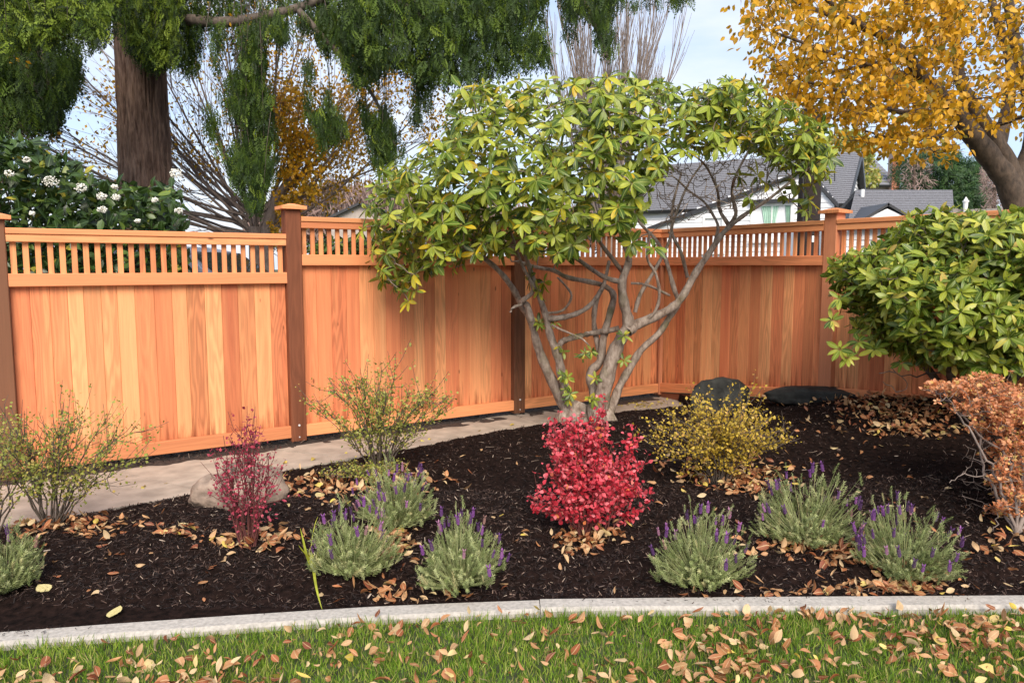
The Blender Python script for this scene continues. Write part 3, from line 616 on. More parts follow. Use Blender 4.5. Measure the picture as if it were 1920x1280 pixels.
# far house at left
lh = thing('distant_house', 'low beige distant house roof left of the rhododendron', 'house', tuple(at(690, 560, 38)*V3(1, 1, 0)))
e0, e1, rr_ = at(618, 412, 38), at(770, 412, 38), at(676, 384, 38)
MB().prism([(e0[0], 38, 0), (e1[0], 38, 0), (e1[0], 38, e1[2]), (rr_[0], 38, rr_[2]), (e0[0], 38, e0[2])], (0, 7, 0)).build('wall', M['tan_wall'], lh)
roof_slab(lh, 'roof', e0+V3(-.3, -.3, 0), rr_+V3(0, -.3, .12), rr_+V3(0, 7.2, .12), e0+V3(-.3, 7.2, 0)); roof_slab(lh, 'roof', rr_+V3(0, -.3, .12), e1+V3(.3, -.3, 0), e1+V3(.3, 7.2, 0), rr_+V3(0, 7.2, .12))
# utility pole and wires
pp = at(1510, 560, 17); pole = thing('utility_pole', 'thick dark brown wooden pole in front of the white house', 'pole', (pp[0], 17, 0))
t_ = Tubes(); zs = np.linspace(-.2, 4.9, 14); t_.add([(pp[0]+.004*math.sin(z*5), 17+.004*math.cos(z*3), z) for z in zs], [.265-.008*z for z in zs], 20); t_.build('shaft', M['pole'], pole)
t_ = Tubes(); t_.add([at(1506, y, 16.7) for y in (560, 400, 200)], [.012]*3, 6); t_.build('conduit', M['fascia'], pole)
tp_ = at(1525, 448, 16.74); MB().box(tp_-V3(.03, 0, .07), (.07, 0, 0), (0, .01, 0), (0, 0, .14)).build('plate', M['trim'], pole)
wr_ = Tubes(); a_, b_ = V3(pp[0], 17, 4.85), at(200, 260, 40); wr_.add([a_+(b_-a_)*u-V3(0, 0, 2.2*u*(1-u)) for u in np.linspace(0, 1, 30)], [.012]*30, 5)
tag(wr_.build('power_line', M['fascia']), 'thin sagging overhead cable between trees and pole', 'cable')
# grey fence with white post
gf = thing('board_fence', 'weathered grey board fence beside the garage roof edge', 'fence', tuple(at(1786, 560, 18)*V3(1, 1, 0)))
x0, x1 = at(1786, 400, 18)[0], at(2050, 400, 18)[0]; zf = at(1820, 391, 18)[2]; x_ = x0
while x_ < x1: MB().box((x_, 18+random.uniform(-.005, .005), -.05), (.125, 0, 0), (0, .02, 0), (0, 0, zf+.05+random.uniform(-.02, .02))).build('board', M['grey_fence'], gf); x_ += .132
MB().box((x0, 18.03, zf-.4), (x1-x0, 0, 0), (0, .05, 0), (0, 0, .09)).build('rail', M['grey_fence'], gf)
fp_ = at(1810, 392, 17.9); wp = thing('finial_post', 'white turned post with pointed finial by grey board fence', 'post', (fp_[0], 17.9, 0))
MB().cyl((fp_[0], 17.9, -.05), (fp_[0], 17.9, fp_[2]), .045, .045, 12).build('shaft', M['trim'], wp); MB().cyl((fp_[0], 17.9, fp_[2]), (fp_[0], 17.9, fp_[2]+.16), .045, .055, 12).cyl((fp_[0], 17.9, fp_[2]+.16), (fp_[0], 17.9, fp_[2]+.19), .07, .07, 12).cyl((fp_[0], 17.9, fp_[2]+.19), (fp_[0], 17.9, fp_[2]+.28), .055, .008, 12).build('finial', M['trim'], wp)
# parked car behind the fence
def car():
    Mx = Matrix.Translation(Vector((-4.35, 9.9, 0))) @ Matrix.Rotation(math.radians(-6), 4, 'Z')
    c = link('parked_car', None, M=Mx); tag(c, 'silver blue car with roof rails parked behind the left fence panel', 'car')
    def T(p): return tuple(Mx @ Vector(p))
    prof = [(-2.2, .35), (-2.25, .8), (-2.15, 1.05), (-1.95, 1.12), (-1.65, 1.62), (-1.45, 1.70), (.1, 1.73), (.45, 1.66), (1.15, 1.18), (2.0, 1.0), (2.2, .8), (2.25, .4), (2.1, .3), (-2.1, .3)]
    def tw(z): return .88 if z < 1.1 else .88-.22*(z-1.1)/.65
    V = [T((x, -tw(z), z)) for x, z in prof]+[T((x, tw(z), z)) for x, z in prof]; n = len(prof)
    F = [[i for i in range(n)], [n+i for i in range(n)][::-1]]+[[i, (i+1) % n, n+(i+1) % n, n+i] for i in range(n)]
    m = MB(); m.V = V; m.F = F; m.build('body', M['car'], c, bevel=.03)
    def sidepoly(pts, s, name='window', mat=None, d=.012):
        q = [T((x, s*(tw(z)+.004), z)) for x, z in pts]; nrm = Mx.to_3x3() @ Vector((0, s, 0)); MB().prism(q, tuple(nrm*d)).build(name, mat or M['glass'], c)
    for s in (-1, 1):
        sidepoly([(-.55, 1.12), (.30, 1.12), (.30, 1.56), (.12, 1.63), (-.55, 1.62)], s); sidepoly([(-1.55, 1.14), (-.62, 1.12), (-.62, 1.62), (-1.42, 1.60)], s)
        sidepoly([(.37, 1.12), (1.02, 1.14), (.50, 1.52), (.37, 1.56)], s)
        t = Tubes(); t.add([T((x, s*.62, z)) for x, z in ((-1.4, 1.70), (-1.3, 1.78), (-.1, 1.80), (.05, 1.73))], [.018]*4, 8); t.build('roof_rail', M['steel'], c)
        MB().cyl(T((2.18, s*.62, .78)), T((2.26, s*.62, .78)), .11, .09, 14).build('headlight', M['lamp'], c)
        MB().box(T((.55, s*.9-(.0 if s > 0 else .16), 1.12)), Mx.to_3x3() @ Vector((.12, 0, 0)), Mx.to_3x3() @ Vector((0, .16, 0)), (0, 0, .12)).build('mirror', M['car'], c, bevel=.02)
        for x in (-1.4, 1.4):
            w = MB().cyl(T((x, s*.72, .34)), T((x, s*.9, .34)), .34, n=24).build('wheel', M['tyre'], c, bevel=.01); MB().cyl(T((x, s*.9, .34)), T((x, s*.915, .34)), .2, n=16).build('rim', M['steel'], w)
    q = [T(p) for p in ((.52, -.62, 1.63), (.52, .62, 1.63), (1.12, .78, 1.22), (1.12, -.78, 1.22))]; MB().prism(q, tuple(Mx.to_3x3() @ Vector((.012, 0, .02)))).build('windscreen', M['glass'], c)
car()
# ------------------------------------------------------------------ woody plants
RT = [leaf_tpl(.19, 4, .18, d, tw, 1.15, 0, .6) for d, tw in ((.05, 0), (.22, .25), (.40, -.2))]+[leaf_tpl(.15, 4, .5, .5, .3, 1.1, .1, .6), leaf_tpl(.21, 4, -.10, .15, -.4, 1.15, .15, .6), leaf_tpl(.18, 4, .35, -.12, .2, 1.05, .1, .65)]
def attach(nodes, radii, targets, T, rtip=.0045, wob=.06, seg=5, maxr=.02, sag=0):
    """twig every target back to the nearest wood; returns nothing, fills tubes T"""
    nodes = [np.array(n) for n in nodes]; NP = np.array(nodes); NR = list(radii)
    order = np.argsort([np.min(np.linalg.norm(NP-t, axis=1)) for t in targets])
    cap = len(NP)+len(targets)*3; buf = np.zeros((cap, 3)); buf[:len(NP)] = NP; n = len(NP); R = np.zeros(cap); R[:n] = NR
    for ix in order:
        t = targets[ix]; d = np.linalg.norm(buf[:n]-t, axis=1); pen = d + np.maximum(0, buf[:n, 2]-t[2])*.8; k = int(np.argmin(pen)); a = buf[k]; L_ = d[k]
        if L_ < .02: continue
        m = 4 if L_ < .25 else 6; u = np.linspace(0, 1, m)[:, None]
        pts = a+(t-a)*u; bump = np.sin(u*PI)*RNG.normal(0, wob, (1, 3))*min(L_, .8); bump[:, 2] += (np.sin(u*PI)*(-sag)*L_)[:, 0]; pts = pts+bump
        pts[1:-1] += RNG.normal(0, .012*min(1, L_*3), (m-2, 3))
        r0 = min(R[k]*.75, maxr, rtip+L_*.012); T.add(pts, np.linspace(max(r0, rtip), rtip, m), seg)
        for q in range(1, m):
            if n < cap: buf[n] = pts[q]; R[n] = max(r0, rtip)*(1-q/m)+rtip; n += 1
def rosettes(C, AX, nl, Ls, droop=.18, beta=(78, 13)):
    P, B, Sx = [], [], []
    for c, ax in zip(C, AX):
        k = RNG.integers(nl[0], nl[1]+1); ax = unit(ax); u = unit(np.cross(ax, RNG.normal(size=3))); v = np.cross(ax, u); L0 = RNG.uniform(*Ls); ph = RNG.uniform(0, 2*PI)
        for q in range(k):
            a = ph+2*PI*q/k+RNG.normal(0, .18); rad = u*math.cos(a)+v*math.sin(a)
            be = math.radians(np.clip(RNG.normal(*beta), 20, 130)); D = ax*math.cos(be)+rad*math.sin(be); D = unit(D-V3(0, 0, droop*RNG.uniform(.3, 1.6)))
            N = unit(ax*math.sin(be)-rad*math.cos(be)+RNG.normal(0, .12, 3)); P.append(c+D*.006); B.append(frames(D[None], N[None])[0]); Sx.append(L0*RNG.uniform(.72, 1.1))
        # upright young leaves in the middle
        for q in range(2):
            rad = unit(RNG.normal(size=3)); D = unit(ax*1.3+rad*.6); P.append(np.array(c)); B.append(frames(D[None], rad[None])[0]); Sx.append(L0*.4)
    return np.array(P), np.array(B), np.array(Sx)
# ---- the rhododendron trained as a small tree
base = ong(1110, 790); YB = base[1]
rh = thing('rhododendron_tree', 'old rhododendron tree with grey forking trunks and yellow green leaves in mid bed', 'rhododendron', tuple(base))
c5 = lambda x, y: (640+x/2.667, 400+y/2.667)
stems = [   # pixel path, extra depth along it, start and end radius
 ([(1088, 800), *[c5(*p) for p in ((1120, 970), (1065, 860), (1010, 740), (975, 640), (950, 540), (900, 455), (860, 380), (800, 300), (720, 230), (640, 190), (540, 190))]], (0, .0, -.3, -.6), .062, .012),
 ([(1100, 800), *[c5(*p) for p in ((1150, 960), (1105, 820), (1085, 720), (1045, 610), (1025, 520), (985, 400), (950, 300), (920, 180), (960, 60))]], (0, -.1, -.25, -.5), .058, .014),
 ([(1118, 800), *[c5(*p) for p in ((1290, 990), (1315, 860), (1365, 700), (1410, 610), (1435, 545), (1410, 440), (1405, 340), (1440, 230), (1400, 100), (1380, -40), (1350, -200))]], (0, -.1, -.1, .1), .092, .012),
 ([c5(1430, 590), c5(1470, 560), c5(1530, 535), c5(1640, 480), c5(1700, 420), (1303, 514), (1329, 477), (1351, 443), (1368, 424), (1400, 400), (1440, 375), (1490, 335)], (-.1, 0, .1, .2), .055, .012),
 ([(1128, 800), *[c5(*p) for p in ((1345, 985), (1390, 870), (1450, 765), (1500, 680), (1585, 600), (1640, 520), (1690, 450), (1665, 380), (1620, 230), (1570, 130), (1490, 40), (1440, -80))]], (.05, .1, .2, .5), .046, .012),
 ([(1120, 800), *[c5(*p) for p in ((1262, 900), (1245, 800), (1295, 740), (1310, 620), (1342, 500), (1362, 410), (1320, 365), (1240, 342), (1130, 320), (1060, 285), (980, 270), (880, 240))]], (0, .1, .2, 0), .050, .014),
 ([c5(1300, 730), c5(1275, 620), c5(1262, 510), c5(1290, 400), c5(1310, 365)], (.15, .15, .1, .1), .030, .020),
 ([c5(1090, 700), c5(1100, 645), c5(1200, 610), c5(1300, 592), c5(1390, 575)], (0, .1, .1, 0), .030, .026),
 ([c5(1035, 525), c5(1100, 520), c5(1160, 508), c5(1230, 470), c5(1285, 410), c5(1310, 360), c5(1340, 240)], (-.2, -.1, 0, .2), .030, .016),
 ([c5(1030, 500), c5(1085, 492), c5(1125, 470), c5(1150, 410), c5(1120, 360), c5(1080, 320)], (-.2, -.25, -.3, -.4), .013, .009),
 ([c5(1408, 345), c5(1330, 325), c5(1260, 285), c5(1190, 235), c5(1120, 180), c5(1060, 90)], (-.1, -.2, -.4, -.6), .026, .012),
 ([c5(1412, 300), c5(1345, 215), c5(1285, 130), c5(1250, 60), c5(1190, -40), c5(1150, -160)], (0, -.1, -.3, -.4), .022, .010),
 ([c5(1470, 495), c5(1495, 400), c5(1560, 300), c5(1610, 200), c5(1650, 100), c5(1660, -60), c5(1700, -200)], (0, .1, .3, .5), .022, .010),
 ([c5(1450, 350), c5(1500, 352), c5(1560, 370), c5(1640, 410)], (0, 0, .1, .2), .012, .012),
 ([c5(1480, 565), c5(1560, 500), c5(1592, 420), c5(1570, 300), c5(1530, 220), c5(1540, 100)], (0, -.1, -.2, -.3), .018, .010),
 ([c5(1440, 235), c5(1432, 120), c5(1440, 0), c5(1420, -150), c5(1460, -350)], (-.1, -.2, -.3, -.4), .022, .008),
 ([(1368, 424), (1352, 400), (1345, 360), (1330, 320), (1300, 290)], (.2, .2, .1, 0), .022, .008),
 ([(1368, 424), (1380, 395), (1372, 350), (1395, 300), (1420, 250)], (.2, .1, 0, 0), .022, .008),
 ([(1340, 460), (1345, 420), (1325, 385), (1290, 355), (1260, 330)], (.2, .2, .3, .3), .018, .007),
 ([(1290, 520), (1275, 470), (1260, 430), (1275, 380), (1300, 330), (1330, 290)], (.3, .3, .3, .4), .020, .007),
 ([c5(900, 455), c5(860, 470), c5(845, 495)], (-.5, -.55, -.6, -.6), .014, .009),
 ([c5(950, 540), c5(930, 460), c5(900, 440), c5(960, 380), c5(900, 250), c5(850, 100)], (-.3, -.3, -.4, -.6), .034, .010),
 ([c5(1055, 560), c5(1120, 590), c5(1200, 625), c5(1240, 660)], (-.3, -.35, -.4, -.4), .012, .006),
]
Tt = Tubes(); nodes, nrad = [], []
for pts, dz, r0, r1 in stems:
    m = 4; px = spline(pts, m); n = len(px); u = np.linspace(0, 1, n); dd = np.interp(u, np.linspace(0, 1, 4), dz)
    P3 = np.array([at(a, b, YB+d) for (a, b), d in zip(px, dd)]); P3 += np.stack([np.zeros(n), .02*np.sin(u*17+r0*90), np.zeros(n)], 1); r0 = r0*.97
    rr = r0+(r1-r0)*u**.85; rr = rr*(1+.09*np.sin(np.arange(n)*1.7+r0*200)+RNG.normal(0, .04, n))
    Tt.add(P3, rr, 10); nodes += list(P3[::2]); nrad += list(rr[::2])
# flared, knuckled root crown
for (x0, x1, r) in ((1090, 1075, .10), (1110, 1125, .11), (1125, 1145, .075), (1070, 1050, .05)):
    Tt.add([at(x0, 755, YB), at((x0+x1)/2, 772, YB-.02), at(x1, 792, YB-.04), at(x1+(x1-x0)*.5, 812, YB-.05)], [r*.6, r*.85, r*.9, r*.4], 12)
crown = [(690, 400), (705, 325), (790, 290), (835, 225), (850, 165), (950, 145), (1060, 150), (1200, 142), (1290, 168), (1370, 140), (1425, 195), (1500, 205), (1555, 240), (1545, 285), (1450, 300), (1400, 262), (1330, 280), (1255, 290), (1225, 340), (1200, 410), (1110, 440), (1080, 480), (1000, 480), (950, 440), (880, 470), (825, 480), (770, 540), (700, 490)]
xy = sample_poly(crown, 1150); e = np.sqrt(np.clip(1-((xy[:, 0]-1120)/480)**2-((xy[:, 1]-320)/260)**2, .05, 1))
side = np.where(RNG.random(len(xy)) < .66, -1, 1); Yc = YB-.35+side*e*1.05*RNG.uniform(.45, 1, len(xy))
C = rays(xy, Yc)
extra = [(1505, 275), (1530, 310), (1550, 330), (1500, 350), (1515, 375), (1485, 335), (1460, 310), (1525, 345), (1470, 365), (1510, 395), (1405, 372), (1385, 330), (1420, 330), (1440, 345), (1545, 300), (1010, 545), (995, 520), (1020, 530), (765, 565), (740, 535), (720, 510), (780, 545), (1185, 455), (1225, 465), (1175, 440), (1245, 300), (1230, 320), (1200, 380), (1060, 470), (1045, 440), (680, 430), (700, 470), (850, 500), (820, 505), (1390, 230), (1455, 260), (1350, 250), (1195, 330)]
C = np.concatenate([C, rays(np.array(extra, float), YB-.45+RNG.uniform(-.5, .2, len(extra)))])
for pol_, n_ in (([(685, 390), (720, 320), (960, 330), (960, 470), (820, 500), (775, 560), (715, 525)], 170), ([(1270, 200), (1380, 140), (1500, 200), (1560, 245), (1575, 275), (1540, 330), (1470, 310), (1400, 275)], 230)): C = np.concatenate([C, rays(sample_poly(pol_, n_), YB-.7+RNG.uniform(-.45, .4, n_))])
# thin the rosettes that crowd each other
keep = []
for i_, c in enumerate(C):
    if all(np.linalg.norm(c-C[k]) > .098 for k in keep): keep.append(i_)
C = C[keep]; ctr = at(1120, 400, YB-.3)
AX = unit(C-ctr)*.8+V3(0, -.25, .75)+RNG.normal(0, .28, C.shape)
P, B, Sx = rosettes(C, AX, (7, 10), (.085, .145), droop=.32, beta=(84, 16))
attach(nodes, nrad, list(C-unit(AX)*.02), Tt, .0045, .10)
# bare tangle in the open right half of the crown
bare = sample_poly([(1220, 340), (1290, 250), (1400, 260), (1470, 330), (1420, 390), (1330, 405), (1250, 430)], 330); attach(nodes, nrad, list(rays(bare, YB-.2+RNG.uniform(-.8, .8, 330))), Tt, .003, .16, 4)
Tt.build('trunk', M['rbark'], rh)
spr = [c5(*p) for p in ((1110, 690), (1085, 670), (1220, 700), (1250, 690), (1200, 720), (1105, 810), (1130, 820), (1120, 880), (1145, 900), (1140, 930), (1168, 610), (985, 545), (1000, 560), (1412, 735), (1270, 825), (1262, 930), (1240, 925), (1412, 612), (1070, 545))]
Cs = rays(np.array(spr), YB-.12-.06*RNG.random(len(spr))); Ps, Bs, Ss = rosettes(Cs, np.tile(V3(0, -.7, .6), (len(Cs), 1))+RNG.normal(0, .3, Cs.shape), (6, 8), (.05, .085), droop=.1)
P, B, Sx = np.concatenate([P, Ps]), np.concatenate([B, Bs]), np.concatenate([Sx, Ss])
leaves_split('leaf', 'foliage', RT, B, P, Sx, RNG.random(len(P)), M['rhodo'], rh)
bv, bf, ba = leaf_tpl(.22, 2, .6, -.05, 0, .8); foliage('bud', [(bv, bf, ba)], frames(unit(AX), RNG.normal(size=AX.shape)), C, RNG.uniform(.022, .04, len(C)), RNG.random(len(C)), M['bud'], rh)

# ---- dense rounded bush at the right
bb = ong(1800, 745); yb = 5.35; cb = at(1822, 556, yb); bz = thing('rhododendron_bush', 'dense rounded green rhododendron bush at the right end of the bed', 'bush', (cb[0], cb[1], float(zbed(cb[0], cb[1]))))
n = 5200; d = unit(RNG.normal(size=(n, 3))); d = d[(d[:, 1] < .6)]; rad = V3(.96, .82, .555); C = []
for v in d:
    lump = 1+.10*math.sin(v[0]*7+v[2]*5)+.06*math.sin(v[1]*11+1); q = cb+V3(.10, 0, 0)+v*rad*lump*RNG.uniform(.72, 1.04)
    if q[2] < cb[2]-.44+.10*v[0]: continue
    C.append(q)
C = np.array(C); keep = []
for i_, c in enumerate(C):
    if all(np.linalg.norm(c-C[k]) > .056 for k in keep): keep.append(i_)
C = C[keep]; AX = unit(C-(cb-V3(0, 0, .2)))*.9+V3(0, -.1, .55)+RNG.normal(0, .3, C.shape); P, B, Sx = rosettes(C, AX, (6, 9), (.075, .112), droop=.06, beta=(58, 18))
T = Tubes(); g0 = V3(cb[0]+.1, cb[1]+.1, float(zbed(cb[0]+.1, cb[1]+.1))-.05); nodes, nrad = [], []
for k in range(9):
    a = k*2*PI/9+.3; e_ = cb+V3(math.cos(a)*.62, math.sin(a)*.5, .05); pts = spline([g0+V3(math.cos(a)*.05, math.sin(a)*.05, 0), g0+V3(math.cos(a)*.22, math.sin(a)*.2, .22), (g0+e_)/2+V3(math.cos(a)*.15, math.sin(a)*.1, .1), e_], 4)
    T.add(pts, np.linspace(.035, .012, len(pts)), 7); nodes += list(pts); nrad += list(np.linspace(.035, .012, len(pts)))
attach(nodes, nrad, list(C), T, .004, .08, 4)
low = at(1700, 690, 5.2); attach(nodes, nrad, [at(x, y, 5.2) for x, y in ((1648, 700), (1665, 722), (1680, 735), (1690, 705), (1672, 690), (1700, 728), (1655, 715))], T, .003, .12, 4)
T.build('stem', M['twig'], bz)
ex = rays(np.array([(1590, 670), (1575, 655), (1610, 640), (1690, 680), (1560, 600), (1575, 560), (1640, 655)], float), np.full(7, 5.2)); P2, B2, S2 = rosettes(ex, np.tile(V3(-.5, -.5, .5), (7, 1)), (7, 9), (.075, .10), droop=.3)
P, B, Sx = np.concatenate([P, P2]), np.concatenate([B, B2]), np.concatenate([Sx, S2])
leaves_split('leaf', 'foliage', RT, B, P, Sx, RNG.random(len(P)), M['bush'], bz)

# ---- viburnum with white flower heads behind the left fence
vp = [(-120, 250), (60, 262), (120, 300), (200, 345), (335, 352), (345, 445), (350, 520), (-120, 520)]
vb = thing('viburnum', 'dark green viburnum shrub with white flower clusters behind the left fence panel', 'shrub', tuple(at(120, 560, 8.0)*V3(1, 1, 0)))
n = 5200; xy = sample_poly(vp, n); Yv = 6.9+2.0*RNG.random(n)**1.3+(xy[:, 0] > 250)*.3; P = rays(xy, Yv); D = unit(RNG.normal(size=(n, 3))+V3(0, -.4, -.25)); N = unit(RNG.normal(0, .6, (n, 3))+V3(0, -.7, .9))
leaves_split('leaf', 'foliage', [leaf_tpl(.26, 3, .15, .12), leaf_tpl(.24, 3, .2, .25, .2)], frames(D, N), P, RNG.uniform(.085, .145, n), RNG.random(n), M['vib'], vb)
T = Tubes(); root = at(120, 560, 8.2); root[2] = -.1
for k in range(60): q = P[RNG.integers(n)]; T.add(spline([root+RNG.normal(0, .15, 3)*V3(1, 1, 0), (root+q)/2+RNG.normal(0, .2, 3), q], 4), np.linspace(.025, .004, 9), 5)
T.build('stem', M['twig'], vb)
ico = [(math.cos(a)*math.cos(b), math.sin(a)*math.cos(b), math.sin(b)) for a, b in ((0, -PI/2), (0, 0), (2.1, 0), (4.2, 0), (0, PI/2))]; iv = (np.array(ico)*.5, np.array([(0, 2, 1), (0, 3, 2), (0, 1, 3), (4, 1, 2), (4, 2, 3), (4, 3, 1)]), np.zeros(5))
for (x, y, r) in ((95, 340, .055), (50, 300, .03), (18, 325, .035), (152, 352, .045), (190, 368, .04), (218, 370, .035), (192, 393, .035), (330, 325, .05), (335, 395, .03), (258, 414, .02), (165, 440, .02), (215, 350, .025), (290, 375, .025), (60, 400, .022)):
    r *= 1.3; c = at(x, y, 6.8); k = int(60*r/.05)+14; q = RNG.normal(0, 1, (k, 3)); q = unit(q)*V3(1, .7, .65)*r*RNG.uniform(.6, 1, (k, 1))
    foliage('flower_cluster', [iv], frames(RNG.normal(size=(k, 3)), RNG.normal(size=(k, 3))), c+q, RNG.uniform(.012, .02, k), RNG.random(k), M['white_fl'], vb, kind=None)

# ---- the big conifer
tr = at(285, 560, 11.8); tr[2] = -.1
cf = thing('conifer_tree', 'huge old conifer with ridged brown trunk and drooping dark green sprays at upper left', 'tree', tuple(tr))
T = Tubes(); zs = np.linspace(-.2, 9, 330); seg = 150; Vv = []; rs_ = np.random.RandomState(4)
aa = np.arange(seg)*2*PI/seg
for z in zs:
    r = .43-.018*z+.25*math.exp(-max(z, 0)*1.5)
    f1 = fbm(12+5*np.cos(aa)*2.2+z*.25, 12+5*np.sin(aa)*2.2+z*.5, 31, 3, 1.3); rdg = np.abs(f1-.5)*2; f2 = fbm(9+np.cos(aa)*14, 9+np.sin(aa)*14+z*3.0, 33, 2, 1.0)
    rr = r*(1+.04*np.sin(aa*5+z*.3)-.13*np.exp(-rdg*9)+.035*(f2-.5)); Vv += list(zip(tr[0]+rr*np.cos(aa), 11.8+rr*np.sin(aa), np.full(seg, z)))
i, j = np.meshgrid(np.arange(len(zs)-1), np.arange(seg), indexing='ij'); q = np.stack([i*seg+j, i*seg+(j+1) % seg, (i+1)*seg+(j+1) % seg, (i+1)*seg+j], -1).reshape(-1, 4)
link('trunk', np_mesh('trunk', np.array(Vv), q, smooth=False), M['cbark'], cf)
limbs = [([(300, 45), (350, 38), (420, 42), (500, 30), (580, 8), (680, -40), (760, -60)], .085, .05, 11.0), ([(290, 20), (240, 12), (180, 0), (60, -30), (-60, -60)], .13, .07, 10.8),
         ([(560, 20), (620, 85), (670, 140), (705, 190), (740, 270)], .045, .015, 10.6), ([(300, 10), (380, -30), (520, -60), (800, -80), (1000, -60), (1250, -40)], .14, .05, 10.8), ([(740, 0), (800, 40), (870, 80), (905, 115)], .05, .02, 10.5),
         ([(1000, -60), (1090, 0), (1120, 60), (1140, 110)], .04, .015, 10.6), ([(20, -30), (60, 60), (90, 140), (110, 260)], .07, .03, 11.5)]
for k, (pts, r0, r1, Yd) in enumerate(limbs):
    p2 = spline(pts, 5); T = Tubes(); T.add([at(a, b, Yd+(11.8-Yd)*max(0, 1-5*u) if k in (0, 1, 3) else Yd) for (a, b), u in zip(p2, np.linspace(0, 1, len(p2)))], np.linspace(r0, r1, len(p2))*(1+.05*np.sin(np.arange(len(p2))*1.3)), 10); T.build('branch', M['twig'], cf)
def frond(n=9, spread=.5, seed=0):
    rs = np.random.RandomState(seed); V = []; F = []; A_ = []
    def blade(p, d, l, w):
        d = unit(d); s = unit(np.cross(d, (0, 0, 1)))*w; b = len(V); V.extend([p, p+d*l*.5+s*1.2, p+d*l-V3(0, 0, l*.15), p+d*l*.5-s*1.2]); A_.extend([0]*4); F.extend([(b, b+1, b+2), (b, b+2, b+3)])
    for k in range(n):
        t = (k+.5)/n; p = V3(.03*math.sin(t*5), t, -.12*t*t)
        for s in (-1, 1):
            l = spread*(.30+.7*math.sin(PI*min(1, t*1.15+.12)))*.55; dd = V3(s*1.0, .75, -.25+rs.uniform(-.2, .2)); blade(p, dd, l*1.15, .017+.008*rs.rand()); blade(p+unit(dd)*l*.7, V3(s*.5, 1, -.4), l*.45, .013)
            p2 = p+unit(dd)*l*.45; blade(p2, V3(s*.35, 1, -.3+rs.uniform(-.2, .2)), l*.65, .014)
    blade(V3(0, .9, -.1), V3(0, 1, -.3), .2, .04)
    return np.array(V), np.array(F), np.array(A_, float)
FT = [frond(7, .50, 1), frond(8, .38, 2), frond(6, .6, 3)]
PP, DD, SS = [], [], []
DR = []
def drape(poly, n, y0, y1, size=.34, hang=1.0):
    n = int(n*(2.6 if hang < .7 else 2.1 if hang < 1.15 else 1.9)); size *= .80; DR.append(np.clip(RNG.normal(.84 if hang < .7 else .44, .2, n), 0, .999))  # low-hang sprays get brighter tones: young growth, plus light painted into the colour
    xy = sample_poly(poly, int(n*1.8)); g_ = fbm(xy[:, 0]/22+3, xy[:, 1]/60+3, 17, 3)+RNG.normal(0, .05, len(xy)); xy = xy[np.argsort(-g_)][:n] if hang >= 1.15 else sample_poly(poly, n); xy += RNG.normal(0, 5, xy.shape); PP.append(rays(xy, RNG.uniform(y0, y1, n))); DD.append(unit(RNG.normal(0, .35, (n, 3))+V3(0, -.15, -hang))); SS.append(size*RNG.uniform(.7, 1.3, n))
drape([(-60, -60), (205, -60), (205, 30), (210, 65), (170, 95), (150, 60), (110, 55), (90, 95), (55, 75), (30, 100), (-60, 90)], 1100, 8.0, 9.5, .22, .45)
drape([(-60, 60), (150, 80), (150, 160), (120, 200), (95, 255), (60, 235), (-60, 270)], 900, 10.8, 12.4, .34)
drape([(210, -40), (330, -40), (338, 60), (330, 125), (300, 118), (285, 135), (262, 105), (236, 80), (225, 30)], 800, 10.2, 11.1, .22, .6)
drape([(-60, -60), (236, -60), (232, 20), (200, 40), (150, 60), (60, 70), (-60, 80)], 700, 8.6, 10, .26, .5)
drape([(-60, 90), (100, 110), (150, 120), (130, 190), (100, 240), (40, 250), (-60, 260)], 420, 11.2, 12.6, .34, 1.1)
drape([(330, -60), (1010, -60), (1010, 20), (860, 60), (650, 50), (560, 20), (480, 28), (420, 60), (340, 50)], 640, 10.8, 11.9, .30, 1.0)
drape([(232, -40), (335, -40), (335, 100), (300, 125), (285, 140), (262, 112), (240, 95)], 520, 10.6, 11.2, .22, .9)
drape([(330, 20), (380, 20), (375, 120), (345, 150), (338, 80)], 130, 11, 12, .28)
drape([(400, 60), (500, 40), (505, 160), (530, 300), (505, 365), (480, 395), (440, 350), (410, 300), (388, 240), (405, 150)], 850, 10.4, 11.5, .27, 1.3)
drape([(440, 300), (530, 290), (500, 370), (470, 400)], 120, 10.2, 10.6, .2, 1.3)
drape([(490, 40), (560, 20), (640, 10), (650, 110), (620, 125), (590, 50), (520, 90)], 330, 10.4, 11.4, .26, 1.2)
drape([(575, 115), (625, 175), (650, 250), (615, 295), (575, 210)], 190, 10.4, 11.2, .24, 1.3)
drape([(690, 150), (718, 200), (760, 290), (728, 305), (700, 340), (695, 260), (668, 190)], 260, 10.4, 11, .24, 1.3)
drape([(640, -40), (1000, -40), (1020, 60), (1030, 120), (960, 130), (930, 145), (860, 150), (830, 160), (800, 150), (690, 115), (650, 70)], 1700, 9.6, 11.2, .28, .8)
drape([(775, 130), (815, 130), (812, 190), (790, 235), (772, 225), (785, 180)], 110, 10.2, 10.8, .24, 1.4)
drape([(640, 60), (700, 60), (720, 140), (670, 170), (645, 120)], 200, 10, 11, .26, 1.1)
drape([(990, -40), (1160, -40), (1150, 30), (1150, 90), (1145, 118), (1120, 105), (1095, 60), (1070, 80), (1045, 75), (1030, 20)], 420, 10.2, 11.2, .24, 1.3)
drape([(1150, -40), (1300, -40), (1290, 5), (1270, 15), (1215, 15), (1200, 5), (1190, 30), (1165, 10)], 130, 10.2, 11, .22, 1.2)
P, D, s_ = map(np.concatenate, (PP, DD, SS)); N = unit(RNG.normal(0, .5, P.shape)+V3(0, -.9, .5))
foliage('foliage', FT, frames(D, N), P-D*s_[:, None]*.5, s_, np.concatenate(DR), M['cedarleaf'], cf)
